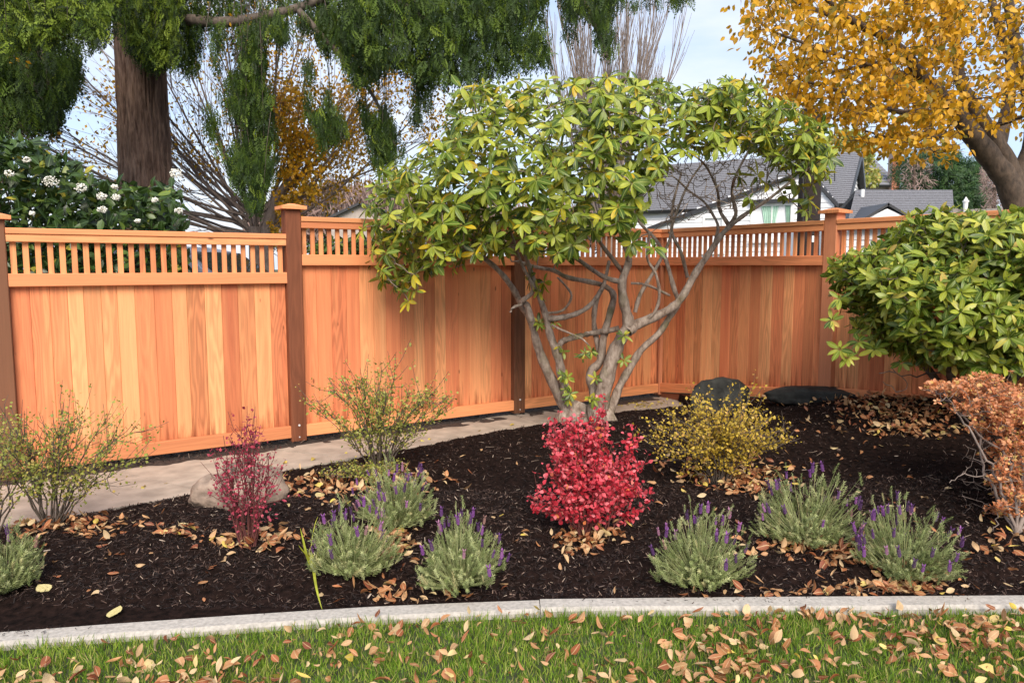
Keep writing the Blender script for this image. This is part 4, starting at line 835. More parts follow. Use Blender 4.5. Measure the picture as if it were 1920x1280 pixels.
# long hanging twigs
T = Tubes()
for p, d_, l in zip(P[::60], D[::60], s_[::60]): k = RNG.uniform(.6, 1.8); T.add([p-d_*l, p-d_*l+V3(0, 0, .5*k)+RNG.normal(0, .04, 3), p-d_*l+V3(0, 0, k)+RNG.normal(0, .08, 3)], [.002, .004, .006], 4)
tag(T.build('twig', M['twig'], cf), kind='stuff')

# ---- generic limb-and-twig growth
def grow(T, p, d, L_, r, depth, ends, spread=.5, up=.15, kids=(3, 5), shrink=.68, wob=.1, seg=5, nseg=4):
    pts = [np.array(p, float)]; d = unit(d)
    for k in range(nseg): d = unit(d+RNG.normal(0, wob, 3)+V3(0, 0, up*.3)); pts.append(pts[-1]+d*L_/nseg)
    T.add(pts, np.linspace(r, r*.55, nseg+1), seg)
    if depth == 0: ends.append((pts[-1], d)); ends.append((pts[-2], d)); return
    for k in range(random.randint(*kids)):
        u = random.uniform(.3, 1); i = min(nseg-1, int(u*nseg)); q = pts[i]+(pts[i+1]-pts[i])*(u*nseg-i)
        dd = unit(d+unit(RNG.normal(size=3))*spread+V3(0, 0, up)); grow(T, q, dd, L_*shrink*random.uniform(.75, 1.2), r*.55, depth-1, ends, spread, up, kids, shrink, wob, seg=4 if depth < 3 else 5, nseg=nseg)
# vase-shaped tree with the last yellow leaves, behind the conifer
g = at(478, 560, 13.2); g[2] = -.1; vt = thing('vase_tree', 'bare fan shaped tree with a few yellow leaves behind the conifer trunk', 'tree', tuple(g)); T = Tubes(); ends = []
fork = at(480, 425, 13.2); T.add([g, (g+fork)/2+V3(.03, 0, 0), fork], [.16, .14, .13], 10)
T.add([at(505, 560, 13.1), at(500, 430, 13.1), at(520, 370, 13.1), at(560, 310, 13.1)], [.11, .10, .08, .05], 8)
for a in list(np.linspace(-68, 48, 34))+[-88, -84, -80, -76, -72, -86, -78, -60, 60, 66]:
    a = math.radians(a+RNG.normal(0, 3)); dy = RNG.normal(0, .3); d0 = unit(V3(math.sin(a), dy, math.cos(a)*.9)); q = fork+V3(math.sin(a)*.15, 0, RNG.uniform(-.3, .3)); Lb = RNG.uniform(2.6, 4.0)
    pts = [q]; dd = d0
    for k in range(7): dd = unit(dd+RNG.normal(0, .06, 3)+V3(0, 0, .05)); pts.append(pts[-1]+dd*Lb/7)
    T.add(pts, np.linspace(.028, .008, 8), 5)
    for k in range(9): u = RNG.integers(1, 7); grow(T, pts[u], unit(d0+RNG.normal(0, .28, 3)+V3(0, 0, .1)), RNG.uniform(.7, 1.3), .007, 1, ends, .35, .08, (2, 4), .7, .06, 4, 3)
T.build('trunk', M['pale_twig'], vt)
E = np.array([e_[0] for e_ in ends]); px = 960+FOC*E[:, 0]/E[:, 1]; wgt = np.where(px > 490, 1.0, .2); sel = E[RNG.random(len(E)) < wgt]; P = np.repeat(sel, 10, 0)+RNG.normal(0, .13, (len(sel)*10, 3)); n = len(P)
foliage('foliage', [quad_tpl(.3)], frames(RNG.normal(0, 1, (n, 3))+V3(0, 0, -.8), RNG.normal(0, 1, (n, 3))), P, RNG.uniform(.05, .09, n), RNG.uniform(0, 1, n), M['yellow'], vt)
gp = sample_poly([(500, 175), (550, 155), (600, 230), (612, 300), (590, 370), (545, 430), (505, 425), (520, 330)], 2600); P = rays(gp, 12.9+RNG.uniform(-.5, .8, 2600)); P += (fbm(gp[:, 0]/12, gp[:, 1]/12, 9, 2)[:, None]-.5)*V3(.3, 0, .3)
foliage('leaf_clusters', [quad_tpl(.34)], frames(RNG.normal(0, 1, (2600, 3))+V3(0, 0, -.8), RNG.normal(0, 1, (2600, 3))+V3(0, -1, .5)), P, RNG.uniform(.06, .10, 2600), RNG.uniform(.3, .99, 2600), M['yellow'], vt)
# tall upright bare tree behind the rhododendron
g = at(1135, 560, 30); g[2] = -.1; bt = thing('bare_tree', 'tall bare tree of pale upright twigs behind the rhododendron crown', 'tree', tuple(g)); T = Tubes(); ends = []
T.add([g, g+V3(0, 0, 2), g+V3(.1, 0, 3.5)], [.3, .26, .22], 8)
for a in np.linspace(-30, 30, 34):
    a = math.radians(a); d0 = unit(V3(math.sin(a)*.9, RNG.normal(0, .25), 1)); q = g+V3(0, 0, RNG.uniform(2, 4)); pts = [q]; dd = d0; Lb = RNG.uniform(5, 8.5)
    for k in range(7): dd = unit(dd+RNG.normal(0, .05, 3)+V3(0, 0, .10)); pts.append(pts[-1]+dd*Lb/7)
    T.add(pts, np.linspace(.07, .02, 8), 5)
    for k in range(12): u = RNG.integers(1, 8); grow(T, pts[u], unit(d0*.8+RNG.normal(0, .22, 3)+V3(0, 0, .6)), RNG.uniform(1.2, 2.4), .018, 1, ends, .25, .35, (2, 4), .7, .04, 4, 3)
T.build('trunk', M['pale_twig'], bt)
# ---- yellow tree at the right
Yt = 9.6; g = at(1945, 560, Yt); g[2] = .0; yt = thing('yellow_tree', 'spreading tree with dense yellow orange autumn leaves and leaning dark trunk at upper right', 'tree', tuple(g)); T = Tubes(); nodes, nrad = [], []
ylimbs = [([(1950, 640), (1935, 480), (1912, 400), (1890, 340), (1860, 300), (1825, 255), (1795, 215), (1770, 185), (1735, 150), (1700, 105), (1650, 65), (1600, 40), (1540, -10)], (0, 0, -.4, -1.0), .215, .022),
 ([(1915, 400), (1905, 345), (1880, 290), (1850, 240), (1828, 205), (1800, 150), (1790, 80), (1760, 0), (1740, -60)], (0, 0, .2, .3), .15, .035),
 ([(1870, 280), (1890, 200), (1895, 120), (1870, 40), (1850, -40)], (0, .3, .5, .6), .09, .04), ([(1905, 340), (1935, 260), (1925, 160), (1900, 60), (1885, -40)], (0, 0, 0, 0), .11, .05),
 ([(1800, 215), (1720, 215), (1650, 200), (1570, 170), (1500, 150)], (-.2, -.6, -.9, -1.1), .05, .012), ([(1825, 250), (1760, 255), (1690, 262), (1620, 245)], (0, -.3, -.6, -.8), .035, .010),
 ([(1735, 150), (1660, 130), (1560, 100), (1450, 60)], (-.3, -.6, -.9, -1), .045, .012), ([(1700, 105), (1640, 120), (1540, 140), (1470, 160)], (-.6, -.6, -.3, 0), .035, .010), ([(1650, 65), (1560, 30), (1480, 0), (1420, -20)], (-.7, -.4, 0, .3), .04, .012),
 ([(1845, 240), (1900, 225), (1960, 200)], (.1, -.3, -.6, -.8), .04, .015)]
for pts, dz, r0, r1 in ylimbs:
    px = spline(pts, 4); n = len(px); u = np.linspace(0, 1, n); dd = np.interp(u, np.linspace(0, 1, 4), dz); P3 = np.array([at(a, b, Yt+d) for (a, b), d in zip(px, dd)]); rr = (r0+(r1-r0)*u**.8)*(1+.05*np.sin(np.arange(n)*1.9)); T.add(P3, rr, 12); nodes += list(P3); nrad += list(rr)
yp = [(1385, -60), (1392, 20), (1425, 90), (1432, 150), (1455, 190), (1510, 205), (1560, 240), (1600, 262), (1700, 278), (1800, 275), (1820, 235), (1760, 200), (1850, 210), (1925, 235), (1990, 200), (1990, -60)]
xy = sample_poly(yp, 1200); C = rays(xy, Yt-.6+RNG.uniform(-1.5, 1.2, 1200)); C[:, 2] = np.round((C[:, 2]+.10*C[:, 0])/.26)*.26-.10*C[:, 0]+RNG.normal(0, .035, 1200); attach(nodes, nrad, list(C), T, .004, .08, 4, .02, sag=.0); T.build('trunk', M['ybark'], yt)
PP, DD = [], []
for c in C:
    k = RNG.integers(8, 14); ax = unit(RNG.normal(0, 1, 3)*V3(1, 1, .12)); t = RNG.uniform(-.34, .34, (k, 1)); PP.append(c+ax*t+RNG.normal(0, .022, (k, 3))-V3(0, 0, .03)); DD.append(unit(RNG.normal(0, .5, (k, 3))+ax*np.sign(t)*.5+V3(0, 0, -.75)))
P = np.concatenate(PP); D = np.concatenate(DD); r = P-EYE; px = 960+FOC*r[:, 0]/r[:, 1]; py = 498-FOC*r[:, 2]/r[:, 1]
gp_ = fbm(px/70+2, py/26+5, 41, 3); dens = np.where(px > 1780, .45, 1.0)*np.clip((gp_-.22)*7, .35, 1); k = RNG.random(len(P)) < dens; P, D = P[k], D[k]; n = len(P)
leaves_split('leaf', 'foliage', [leaf_tpl(.30, 2, .2, .15), leaf_tpl(.28, 2, .3, .05, .3)], frames(D, RNG.normal(0, .6, (n, 3))+V3(0, -.9, .3)), P, RNG.uniform(.058, .095, n), RNG.random(n), M['yellow'], yt)
# ---- evergreen hedge trees, brown thicket, distant wood
def clumpy(name, label, cat, poly, Yc, dy, n, size, mat, tpl=None, trunk=True, flat=.4):
    p = np.array(poly, float); cx = p[:, 0].mean(); b = at(cx, 560, Yc); b[2] = -.1; t = thing(name, label, cat, tuple(b)); xy = sample_poly(poly, n); P = rays(xy, Yc+RNG.uniform(-dy, dy, n)); P += (fbm(xy[:, 0]/30+5, xy[:, 1]/18+4, 3, 3)[:, None]-.5)*V3(0, -dy*1.6, 0)
    foliage('foliage', tpl or [quad_tpl(.3)], frames(RNG.normal(0, 1, (n, 3))+V3(0, -.3, -flat), RNG.normal(0, .7, (n, 3))+V3(0, -.6, .8)), P, size*RNG.uniform(.6, 1.4, n), RNG.random(n), mat, t)
    if trunk: T = Tubes(); top = at(cx, p[:, 1].min()+8, Yc); T.add([b, (b+top)/2, top], [.12, .09, .03], 7); T.build('trunk', M['ybark'], t)
    return t
clumpy('evergreen_tree', 'dark green evergreen tree beyond the garage roof', 'tree', [(1690, 300), (1720, 286), (1790, 284), (1800, 305), (1850, 300), (1862, 350), (1858, 440), (1770, 440), (1692, 420), (1685, 350)], 26, 1.3, 6500, .32, M['hedge'], FT, True, .3)
clumpy('brown_thicket', 'brown leafless thicket between evergreen and leaning trunk', 'shrub', [(1842, 310), (1870, 318), (1888, 350), (1890, 430), (1848, 430), (1852, 350)], 22, .6, 2600, .16, M['pinktwig'], [quad_tpl(.05)], True)
clumpy('pale_shrub', 'pale twiggy shrub in front of the far brick chimney', 'shrub', [(1685, 345), (1700, 300), (1740, 295), (1752, 350), (1695, 356)], 24, .5, 380, .2, M['pinktwig'], [quad_tpl(.05)], True)
clumpy('birch_tree', 'pale yellow leaved tree between the white house roof and far house', 'tree', [(1535, 262), (1590, 240), (1640, 262), (1650, 345), (1612, 352), (1600, 290), (1545, 292)], 34, 1, 1500, .2, M['spirea'], None, True)
def wood(name, label, pts, Yc, mat, n, size, tpl, h0=0):
    pts = np.array(pts, float); xs = RNG.uniform(pts[0, 0], pts[-1, 0], n); yt_ = np.interp(xs, pts[:, 0], pts[:, 1])+fbm(xs/14, xs*0+3, 4, 3)*18; ys = yt_+(470-yt_)*RNG.random(n)**.9
    P = rays(np.stack([xs, ys], 1), Yc+RNG.uniform(-3, 3, n)); return tag(foliage(name, tpl, frames(RNG.normal(0, .6, (n, 3))+V3(0, 0, 1.2), RNG.normal(size=(n, 3))), P, size*RNG.uniform(.5, 1.5, n), RNG.random(n), mat), label, kind='stuff')
wood('distant_wood', 'hazy pinkish bare wood on the horizon left of the rhododendron', [(470, 420), (540, 372), (600, 352), (700, 350), (820, 390), (1000, 400), (1240, 400)], 62, M['pinktwig'], 15000, 1.3, [quad_tpl(.05)])
def spruce(x, ytop, w, Yc, label):
    b = at(x, 560, Yc); b[2] = 0; top = at(x, ytop, Yc); t = thing('spruce_tree', label, 'tree', tuple(b)); T = Tubes(); T.add([b, top], [.2, .02], 6); T.build('trunk', M['twig'], t); n = 700; u = RNG.random(n)**.7; H = top[2]-b[2]; a = RNG.uniform(0, 2*PI, n); lay = np.round(u*22)/22
    D = np.stack([np.cos(a), np.sin(a), np.full(n, -.25)], 1); P = b+V3(0, 0, 1)*((1-lay)*H)[:, None]; s = w*Yc/FOC*(.10+.9*u)*RNG.uniform(.7, 1.1, n); foliage('foliage', [frond(5, .5, 4)], frames(D, np.tile(V3(0, 0, 1.), (n, 1))), P, s, RNG.random(n), M['hedge'], t)
spruce(1437, 150, 75, 36, 'pale spruce tip rising just behind the right side of rhododendron crown'); spruce(622, 333, 42, 60, 'distant spruce over the low beige roof, left one'); spruce(655, 350, 30, 64, 'small distant spruce just right of the taller distant one')
clumpy('yellow_shrub', 'yellow leaved shrub beyond the picket strip beside tall fence post', 'shrub', [(515, 350), (560, 360), (570, 420), (560, 470), (500, 470), (505, 400)], 15, .5, 900, .08, M['yellow'])
clumpy('green_shrub', 'low green shrub seen through the second picket strip', 'shrub', [(580, 455), (700, 445), (780, 450), (780, 500), (580, 500)], 12, .5, 1800, .12, M['vib'])
# ------------------------------------------------------------------ rocks
def rock(name, label, x, y, w, h, dpt, mat, seed, rot=0, lift=.1):
    import bmesh
    b = ong(x, y); bm = bmesh.new(); bmesh.ops.create_icosphere(bm, subdivisions=4, radius=1); rs = np.random.RandomState(seed); cuts = [(unit(rs.normal(size=3)), rs.uniform(.62, .9)) for _ in range(11)]
    co = np.array([v.co[:] for v in bm.verts])
    for n_, d_ in cuts: k = co@n_; co = np.where((k > d_)[:, None], co-(k-d_)[:, None]*n_*.85, co)
    co = co*(1+(fbm(co[:, 0]*2+9, co[:, 2]*2+co[:, 1]+9, seed, 5, 2.0)-.5)*.22)[:, None]
    for v, c in zip(bm.verts, co): v.co = Vector((c[0]*w/2, c[1]*dpt/2, c[2]*h))
    me = bpy.data.meshes.new(name); bm.to_mesh(me); bm.free(); me.polygons.foreach_set('use_smooth', np.ones(len(me.polygons), bool))
    o = link(name, me, mat, None, Matrix.Translation(Vector((b[0], b[1]+dpt*.35, float(zbed(b[0], b[1]+dpt*.3))+h*lift))) @ Matrix.Rotation(rot, 4, 'Z')); return tag(o, label, 'rock')
rock('garden_rock', 'pale tan rock behind the sparse dark red shrub beside the path', 425, 957, .66, .19, .42, M['rock_pale'], 3, .15, .25)
rock('garden_rock', 'upright dark rock behind golden shrub near the fence corner', 1360, 772, .62, .24, .40, M['rock_dark'], 8, -.2, .25)
rock('garden_rock', 'long low dark rock lying at foot of the pale fence post', 1540, 752, .86, .105, .4, M['rock_dark'], 5, -.25, .15)

# ------------------------------------------------------------------ mulch chips, litter, grass
def ground_pts(n, x0, x1, y0, y1):
    x = RNG.uniform(x0, x1, n); y = RNG.uniform(y0, y1, n); return x, y
def on_bed(x, y): return (y > ykerb(x)+.008) & np.where(x < XE, y < ypath(x)-.02, True) & ((x-FC[0])*N2[0]+(y-FC[1])*N2[1] > .02)
chip = (np.array([(-.5, 0, 0), (.5, .04, 0), (.45, .0, .22), (-.4, .02, .20), (-.5, .3, 0), (.42, .26, .02)], float), np.array([(0, 1, 2), (0, 2, 3), (3, 2, 5), (3, 5, 4), (0, 3, 4), (1, 5, 2)]), np.zeros(6))
def lay(x, y, z, tilt=.35):
    n = len(x); a = RNG.uniform(0, 2*PI, n); D = np.stack([np.cos(a), np.sin(a), RNG.normal(0, tilt, n)], 1); N = unit(RNG.normal(0, tilt, (n, 3))+V3(0, 0, 1)); return frames(D, N), np.stack([x, y, z], 1)
xs, ys = [], []
for (n, x0, x1, y0, y1) in ((60000, -3.0, 3.0, 3.1, 4.6), (42000, -3.6, 4.4, 4.3, 7.9), (6000, -5, 5, 2.8, 8)):
    x, y = ground_pts(n, x0, x1, y0, y1); k = on_bed(x, y); xs.append(x[k]); ys.append(y[k])
x = np.concatenate(xs); y = np.concatenate(ys); n = len(x); z = zbed(x, y)+.002
B, P = lay(x, y, z, .6); sc = (.006+.034*RNG.random(n)**2.2)[:, None]*np.stack([np.ones(n), RNG.uniform(.25, .6, n), RNG.uniform(.2, .5, n)], 1)
foliage('mulch_chips', [chip], B, P, sc, RNG.random(n)**1.0, M['chips'])
bpy.data.objects['mulch_chips']['label'] = 'loose dark bark chips and pale splinters covering the bed'
# litter on the soil strip
n = 5000; a_ = RNG.uniform(-2.2*2, 4.2, n); b_ = RNG.uniform(-.1, .32, n); x = FP1[0]+D1[0]*a_+N1[0]*b_; y = FP1[1]+D1[1]*a_+N1[1]*b_; k = y > np.interp(x, pb[:, 0], pb[:, 1]); x, y = x[k], y[k]; n = len(x); B, P = lay(x, y, np.full(n, .022), .5); foliage('soil_litter', [chip], B, P, RNG.uniform(.012, .05, n)[:, None]*np.array([1, .4, .3]), RNG.random(n), M['chips'])
bpy.data.objects['soil_litter']['label'] = 'bark crumbs on the soil strip under the fence'
# chips and crumbs spilled on the kerb
n = 900; x = RNG.uniform(-3, 3.2, n); sp_ = fbm(x*2+4, x*0+2, 6, 3); k = RNG.random(n) < np.clip((sp_-.42)*4, .04, 1); x = x[k]; n = len(x); y = ykerb(x)-np.abs(RNG.normal(0, .035, n)); B, P = lay(x, y, np.full(n, .027), .2); foliage('kerb_crumbs', [chip], B, P, RNG.uniform(.006, .02, n)[:, None]*np.array([1, .5, .3]), RNG.random(n)*.9, M['chips']); bpy.data.objects['kerb_crumbs']['label'] = 'mulch crumbs spilled onto the kerb'
# grass
n = 200000; x = RNG.uniform(-4.4, 4.4, n); y = 1.3+RNG.uniform(0, 2.3, n)**1.0; yk = ykerb(x)-.118
k = (y < yk+.004) & (np.abs(x) < .85*y+1.2); x, y, yk = x[k], y[k], yk[k]; n = len(x)
tuft = fbm(x+20, y+20, 11, 3, 7.0); h = .022+.045*tuft*RNG.uniform(.5, 1.3, n); h = np.where(yk-y < .06, h*1.15, h)
a = RNG.uniform(0, 2*PI, n)+tuft*3; D = np.stack([np.cos(a)*.55, np.sin(a)*.55, np.ones(n)], 1)+RNG.normal(0, .28, (n, 3)); Nn = np.stack([np.cos(a), np.sin(a), np.full(n, .3)], 1)+RNG.normal(0, .3, (n, 3))
bl = (np.array([(-.035, 0, 0), (.035, 0, 0), (.028, .55, -.04), (-.028, .55, -.04), (0, 1, -.22)], float), np.array([(0, 1, 2), (0, 2, 3), (3, 2, 4)]), np.zeros(5))
patch = fbm(x+3, y+8, 21, 3, 1.6)
foliage('grass', [bl], frames(D, Nn), np.stack([x, y, np.full(n, -.018)], 1), np.stack([np.full(n, .055), h, h], 1), np.clip(RNG.random(n)*.75+(patch-.5)*.6+.1, 0, .995), M['grass'])
bpy.data.objects['grass']['label'] = 'short green lawn grass in front of the kerb'
# fallen leaves
LT = [leaf_tpl(.36, 3, .6, .4, .8, .8, .3, .55), leaf_tpl(.27, 4, .1, .05, .2, .75, .5, .5), leaf_tpl(.14, 4, .9, -.5, 1.0, .9, .2), leaf_tpl(.24, 4, .35, -.28, .5, .9, .25), leaf_tpl(.20, 4, .75, .3, -.6, .9, .2), leaf_tpl(.28, 4, -.25, -.35, .3, .8, .3), leaf_tpl(.22, 4, .5, .1, 1.3, .9, .1)]
LMesh = [tpl_mesh('fallen_leaf', t, M['fallen']) for t in LT]
def leaf_obj(x, y, z, s, label, group, tilt=.35, mesh=None):
    B, P = lay(np.array([x]), np.array([y]), np.array([z]), tilt); Mx = np.eye(4); Mx[:3, :3] = B[0]*s; Mx[:3, 3] = P[0]
    return tag(link('fallen_leaf', mesh or random.choice(LMesh), None, None, Matrix(Mx.tolist())), label, 'leaf', group)
clx = RNG.uniform(-3, 3, 40); cly = RNG.uniform(1.8, 3.3, 40)
pts = []
while len(pts) < 4200:
    if random.random() < .42: k = random.randrange(40); p = (clx[k]+random.gauss(0, .16), cly[k]+random.gauss(0, .07))
    else: p = (random.uniform(-4, 4), random.uniform(1.4, 3.4))
    if random.random() > (.40+.6*min(1, max(0, (p[0]+2.2)/2.6))): continue
    if p[1] < ykerb(p[0])-.13: pts.append(p)
rg = np.array(pts); inview = (np.abs(rg[:, 0]/rg[:, 1]) < .68) & (rg[:, 1] > 2.35); idx = np.where(inview)[0]; idx = idx[np.argsort(rg[idx, 1])][:225]; ind = set(idx.tolist())
for k in idx: leaf_obj(rg[k, 0], rg[k, 1], random.uniform(.014, .036), random.choice((.028, .04, .05, .062))*random.uniform(.85, 1.15), 'curled tan or orange autumn leaf lying on the lawn grass', 'autumn leaves on the lawn', .45)
rest = np.array([k for k in range(len(rg)) if k not in ind]); x, y = rg[rest, 0], rg[rest, 1]; n = len(x); B, P = lay(x, y, RNG.uniform(.012, .036, n), .6)
foliage('lawn_leaf_litter', LT, B, P, RNG.uniform(.018, .062, n), RNG.random(n)**1.2, M['fallen']); bpy.data.objects['lawn_leaf_litter']['label'] = 'further curled autumn leaves strewn over the lawn'
# leaves on the bed: piles round the plants, and strays
PX = []
def pile(cx, cy, sx, sy, n, hgt=.03):
    for k in range(int(n*1.9)): PX.append((cx+random.gauss(0, sx), cy+random.gauss(0, sy), hgt))
for a in ((90, 990, 95, 12, 75), (150, 985, 60, 12, 35), (320, 1000, 22, 8, 14), (480, 1015, 55, 11, 70), (600, 915, 45, 16, 80), (700, 905, 60, 14, 70), (740, 1015, 20, 26, 75), (770, 895, 40, 12, 30),
          (720, 1105, 40, 10, 22), (1100, 1005, 35, 12, 55), (1370, 895, 62, 16, 150), (1400, 915, 35, 10, 40), (1500, 1030, 55, 8, 55), (1600, 1045, 40, 16, 50), (1700, 1085, 45, 16, 80), (1640, 1100, 90, 8, 60),
          (1390, 1112, 60, 7, 60), (1210, 1115, 40, 5, 20), (1500, 1112, 60, 5, 25), (1690, 785, 60, 16, 50), (1090, 1020, 30, 12, 30), (1560, 752, 90, 6, 60), (1700, 768, 80, 12, 150), (1650, 790, 70, 12, 45), (1720, 812, 50, 7, 60), (1560, 752, 60, 6, 50), (1880, 1010, 30, 30, 25), (870, 1110, 30, 6, 8)): pile(*a)
strays = []
for k in range(120): strays.append((random.uniform(0, 1920), random.uniform(780, 1115)))
for cx, cy in ((160, 1050), (400, 1060), (1000, 1040), (1560, 830), (1650, 900), (1750, 990), (1850, 1080)): strays += [(cx+random.gauss(0, 70), cy+random.gauss(0, 25)) for _ in range(9)]
bx = []
def onb(x_, y_):
    z_ = .08
    for _ in range(5): g_ = onz(x_, y_, z_); z_ = .5*z_+.5*max(0.0, float(mound(g_[0], g_[1])))
    return g_
for x_, y_, hh in PX: g_ = onb(x_, y_); bx.append((g_[0], g_[1], hh))
sx = [onb(a, b)[:2] for a, b in strays]
bx = np.array([b for b in bx if on_bed(np.array([b[0]]), np.array([b[1]]))[0]]); d = np.hypot(bx[:, 0], bx[:, 1]); order = np.argsort(d); nearp = order[:60]; rest = order[60:]
for k in nearp: x_, y_ = bx[k, 0], bx[k, 1]; leaf_obj(x_, y_, float(zbed(x_, y_))+random.uniform(.008, .03), random.uniform(.038, .068), 'brown or orange autumn leaf in a drift among the lavender plants', 'autumn leaves drifted on the front of the bed', .45)
x, y = bx[rest, 0], bx[rest, 1]; n = len(x); B, P = lay(x, y, zbed(x, y)+RNG.uniform(.006, .035, n), .45); foliage('leaf_litter', LT, B, P, RNG.uniform(.034, .062, n), RNG.random(n), M['fallen']); bpy.data.objects['leaf_litter']['label'] = 'drifts of brown and orange leaves under the shrubs'
sx = np.array([s for s in sx if on_bed(np.array([s[0]]), np.array([s[1]]))[0]]); n = len(sx); B, P = lay(sx[:, 0], sx[:, 1], zbed(sx[:, 0], sx[:, 1])+.012, .3); foliage('stray_leaves', LT, B, P, RNG.uniform(.025, .055, n), RNG.random(n), M['fallen']); bpy.data.objects['stray_leaves']['label'] = 'single small dry leaves scattered over the mulch'
M['pale_leaf'] = leafy('pale yellow leaf', [(0, (.72, .62, .26)), (1, (.75, .62, .30))], rib=(.6, .5, .2), trans=.15)
for (x_, y_, s_, lb) in ((92, 1113, .075, 'flat pale yellow leaf on bare mulch near the lower left lavender'), (205, 1163, .075, 'pale tan leaf lying against the kerb at lower left'), (605, 935, .07, 'pale yellow leaf on mulch just right of the tan rock'), (1660, 952, .04, 'small light green leaf on mulch above the right lavenders')):
    g_ = ong(x_, y_); leaf_obj(g_[0], g_[1], g_[2]+.014, s_*1.15, lb, None, .1, tpl_mesh('fallen_leaf', leaf_tpl(.36, 4, .08, -.1), M['pale_leaf']))
# leaves on the path
n = 70; xy = np.stack([np.concatenate([RNG.normal(1200, 35, 50), RNG.uniform(200, 1150, 20)]), np.concatenate([RNG.normal(758, 6, 50), np.zeros(20)])], 1); xy[50:, 1] = np.interp(xy[50:, 0], [200, 1150], [925, 765]); q = np.array([onz(a, b, .005) for a, b in xy]); B, P = lay(q[:, 0], q[:, 1], np.full(n, .006), .15)
foliage('path_leaves', LT[:1], B, P, RNG.uniform(.03, .05, n), RNG.random(n), leafy('yellow fallen leaf', [(0, (.5, .38, .08)), (1, (.65, .55, .15))], trans=.1)); bpy.data.objects['path_leaves']['label'] = 'small yellow leaves on the path near the fence corner'
# dry twigs on the mulch
T = Tubes()
for k in range(90):
    x_, y_ = random.uniform(-2.6, 3), random.uniform(3.3, 6)
    if not on_bed(np.array([x_]), np.array([y_]))[0]: continue
    a = random.uniform(0, 2*PI); l = random.uniform(.02, .07); q = []
    for u in (0, .5, 1): xx, yy = x_+math.cos(a)*l*u, y_+math.sin(a)*l*u+.01*u*u; q.append((xx, yy, float(zbed(xx, yy))+.010))
    T.add(q, [.0015, .0014, .0008], 4)
tag(T.build('twig_litter', plain('dry twig', (.32, .24, .18), .8)), 'tiny pale dry twigs lying on the mulch', kind='stuff')

# ------------------------------------------------------------------ small shrubs
def shrub(name, label, cat, px, py, H, R, nst, leafmat, stemmat, lsz, per, tpl, lean=(0, 0), arch=.25, twigs=6, start=.25, group=None, clump=1, sr=.005, jit=.012, br=.4, spots=None):
    b = ong(px, py); t = thing(name, label, cat, tuple(b), group); T = Tubes(); P, D, Nn = [], [], []
    def strand(pts, r0, r1, dens, u0=0):
        T.add(pts, np.linspace(r0, r1, len(pts)), 4 if r0 < .004 else 5); pts = np.array(pts)
        m = max(2, int(dens*np.linalg.norm(np.diff(pts, axis=0), axis=1).sum())); u = RNG.uniform(u0, 1, m)*(len(pts)-1); i = np.minimum(u.astype(int), len(pts)-2); f = (u-i)[:, None]; q = pts[i]*(1-f)+pts[i+1]*f; dd = unit(pts[i+1]-pts[i])
        for _ in range(clump): P.append(q+RNG.normal(0, jit, q.shape)); D.append(dd*.4+RNG.normal(0, .7, q.shape)); Nn.append(RNG.normal(0, .6, q.shape)+V3(0, -.4, 1))
    for s in range(nst):
        a = RNG.uniform(0, 2*PI); rr = R*math.sqrt(RNG.random()); hh = H*(1-.35*(rr/R)**2)*RNG.uniform(.72, 1.05)
        if spots: sx_, sy_, hh = spots[s % len(spots)]; e = b+V3(sx_+RNG.normal(0, R*.08), sy_, hh*RNG.uniform(.9, 1.02))
        else: e = b+V3(math.cos(a)*rr+lean[0], math.sin(a)*rr*.8+lean[1], hh)
        q0 = b+V3(math.cos(a)*.03, math.sin(a)*.03, -.02); mid = q0+(e-q0)*.5+V3((e-q0)[0]*-arch*.5, (e-q0)[1]*-arch*.5, hh*arch*.4)+RNG.normal(0, .012, 3); pts = spline([q0, mid, e], 5); pts[1:-1] += RNG.normal(0, .006, (len(pts)-2, 3))
        strand(pts, sr, sr*.3, per, start)
        for k in range(twigs):
            i = RNG.integers(3, len(pts)-1); d0 = unit(pts[i]-pts[i-1]); dd = unit(d0*.8+RNG.normal(0, br, 3)); l = H*RNG.uniform(.10, .30); strand([pts[i], pts[i]+dd*l*.5+RNG.normal(0, .006, 3), pts[i]+dd*l+V3(0, 0, l*.2)], sr*.4, sr*.2, per*1.25)
    T.build('stem', stemmat, t); P, D, Nn = map(np.concatenate, (P, D, Nn)); n = len(P); k = P[:, 2] > b[2]+.02; P, D, Nn = P[k], D[k], Nn[k]; n = len(P)
    foliage('foliage', tpl, frames(D, Nn), P, lsz*RNG.uniform(.6, 1.3, n), RNG.random(n), leafmat, t); return t
QT = [quad_tpl(.32, .3), quad_tpl(.40, .2)]; ROUND = [leaf_tpl(.34, 2, .2, .1, 0, .8), leaf_tpl(.36, 2, .3, .2, .2, .8)]
pt = M['twig']
shrub('barberry_shrub', 'bright crimson red barberry shrub in front of the rhododendron trunk', 'shrub', 1095, 1000, .64, .26, 58, M['redleaf'], M['redstem'], .025, 62, ROUND, (-.03, 0), .15, 4, .34, clump=1, spots=[(a_*.70, b_*.8, c_*.93) for a_, b_, c_ in [(-.26, 0, .56), (-.22, .05, .63), (-.16, -.05, .60), (-.12, .05, .68), (-.06, 0, .66), (-.02, -.08, .60), (.02, .05, .69), (.07, 0, .65), (.11, -.05, .58), (.14, .05, .62), (.17, 0, .48), (-.20, -.1, .42), (-.27, -.05, .40), (-.05, -.14, .42), (.08, -.13, .38), (.20, -.05, .30), (-.33, -.03, .20), (-.1, -.2, .25), (.1, -.2, .2), (.17, -.1, .35), (-.36, 0, .16)]])
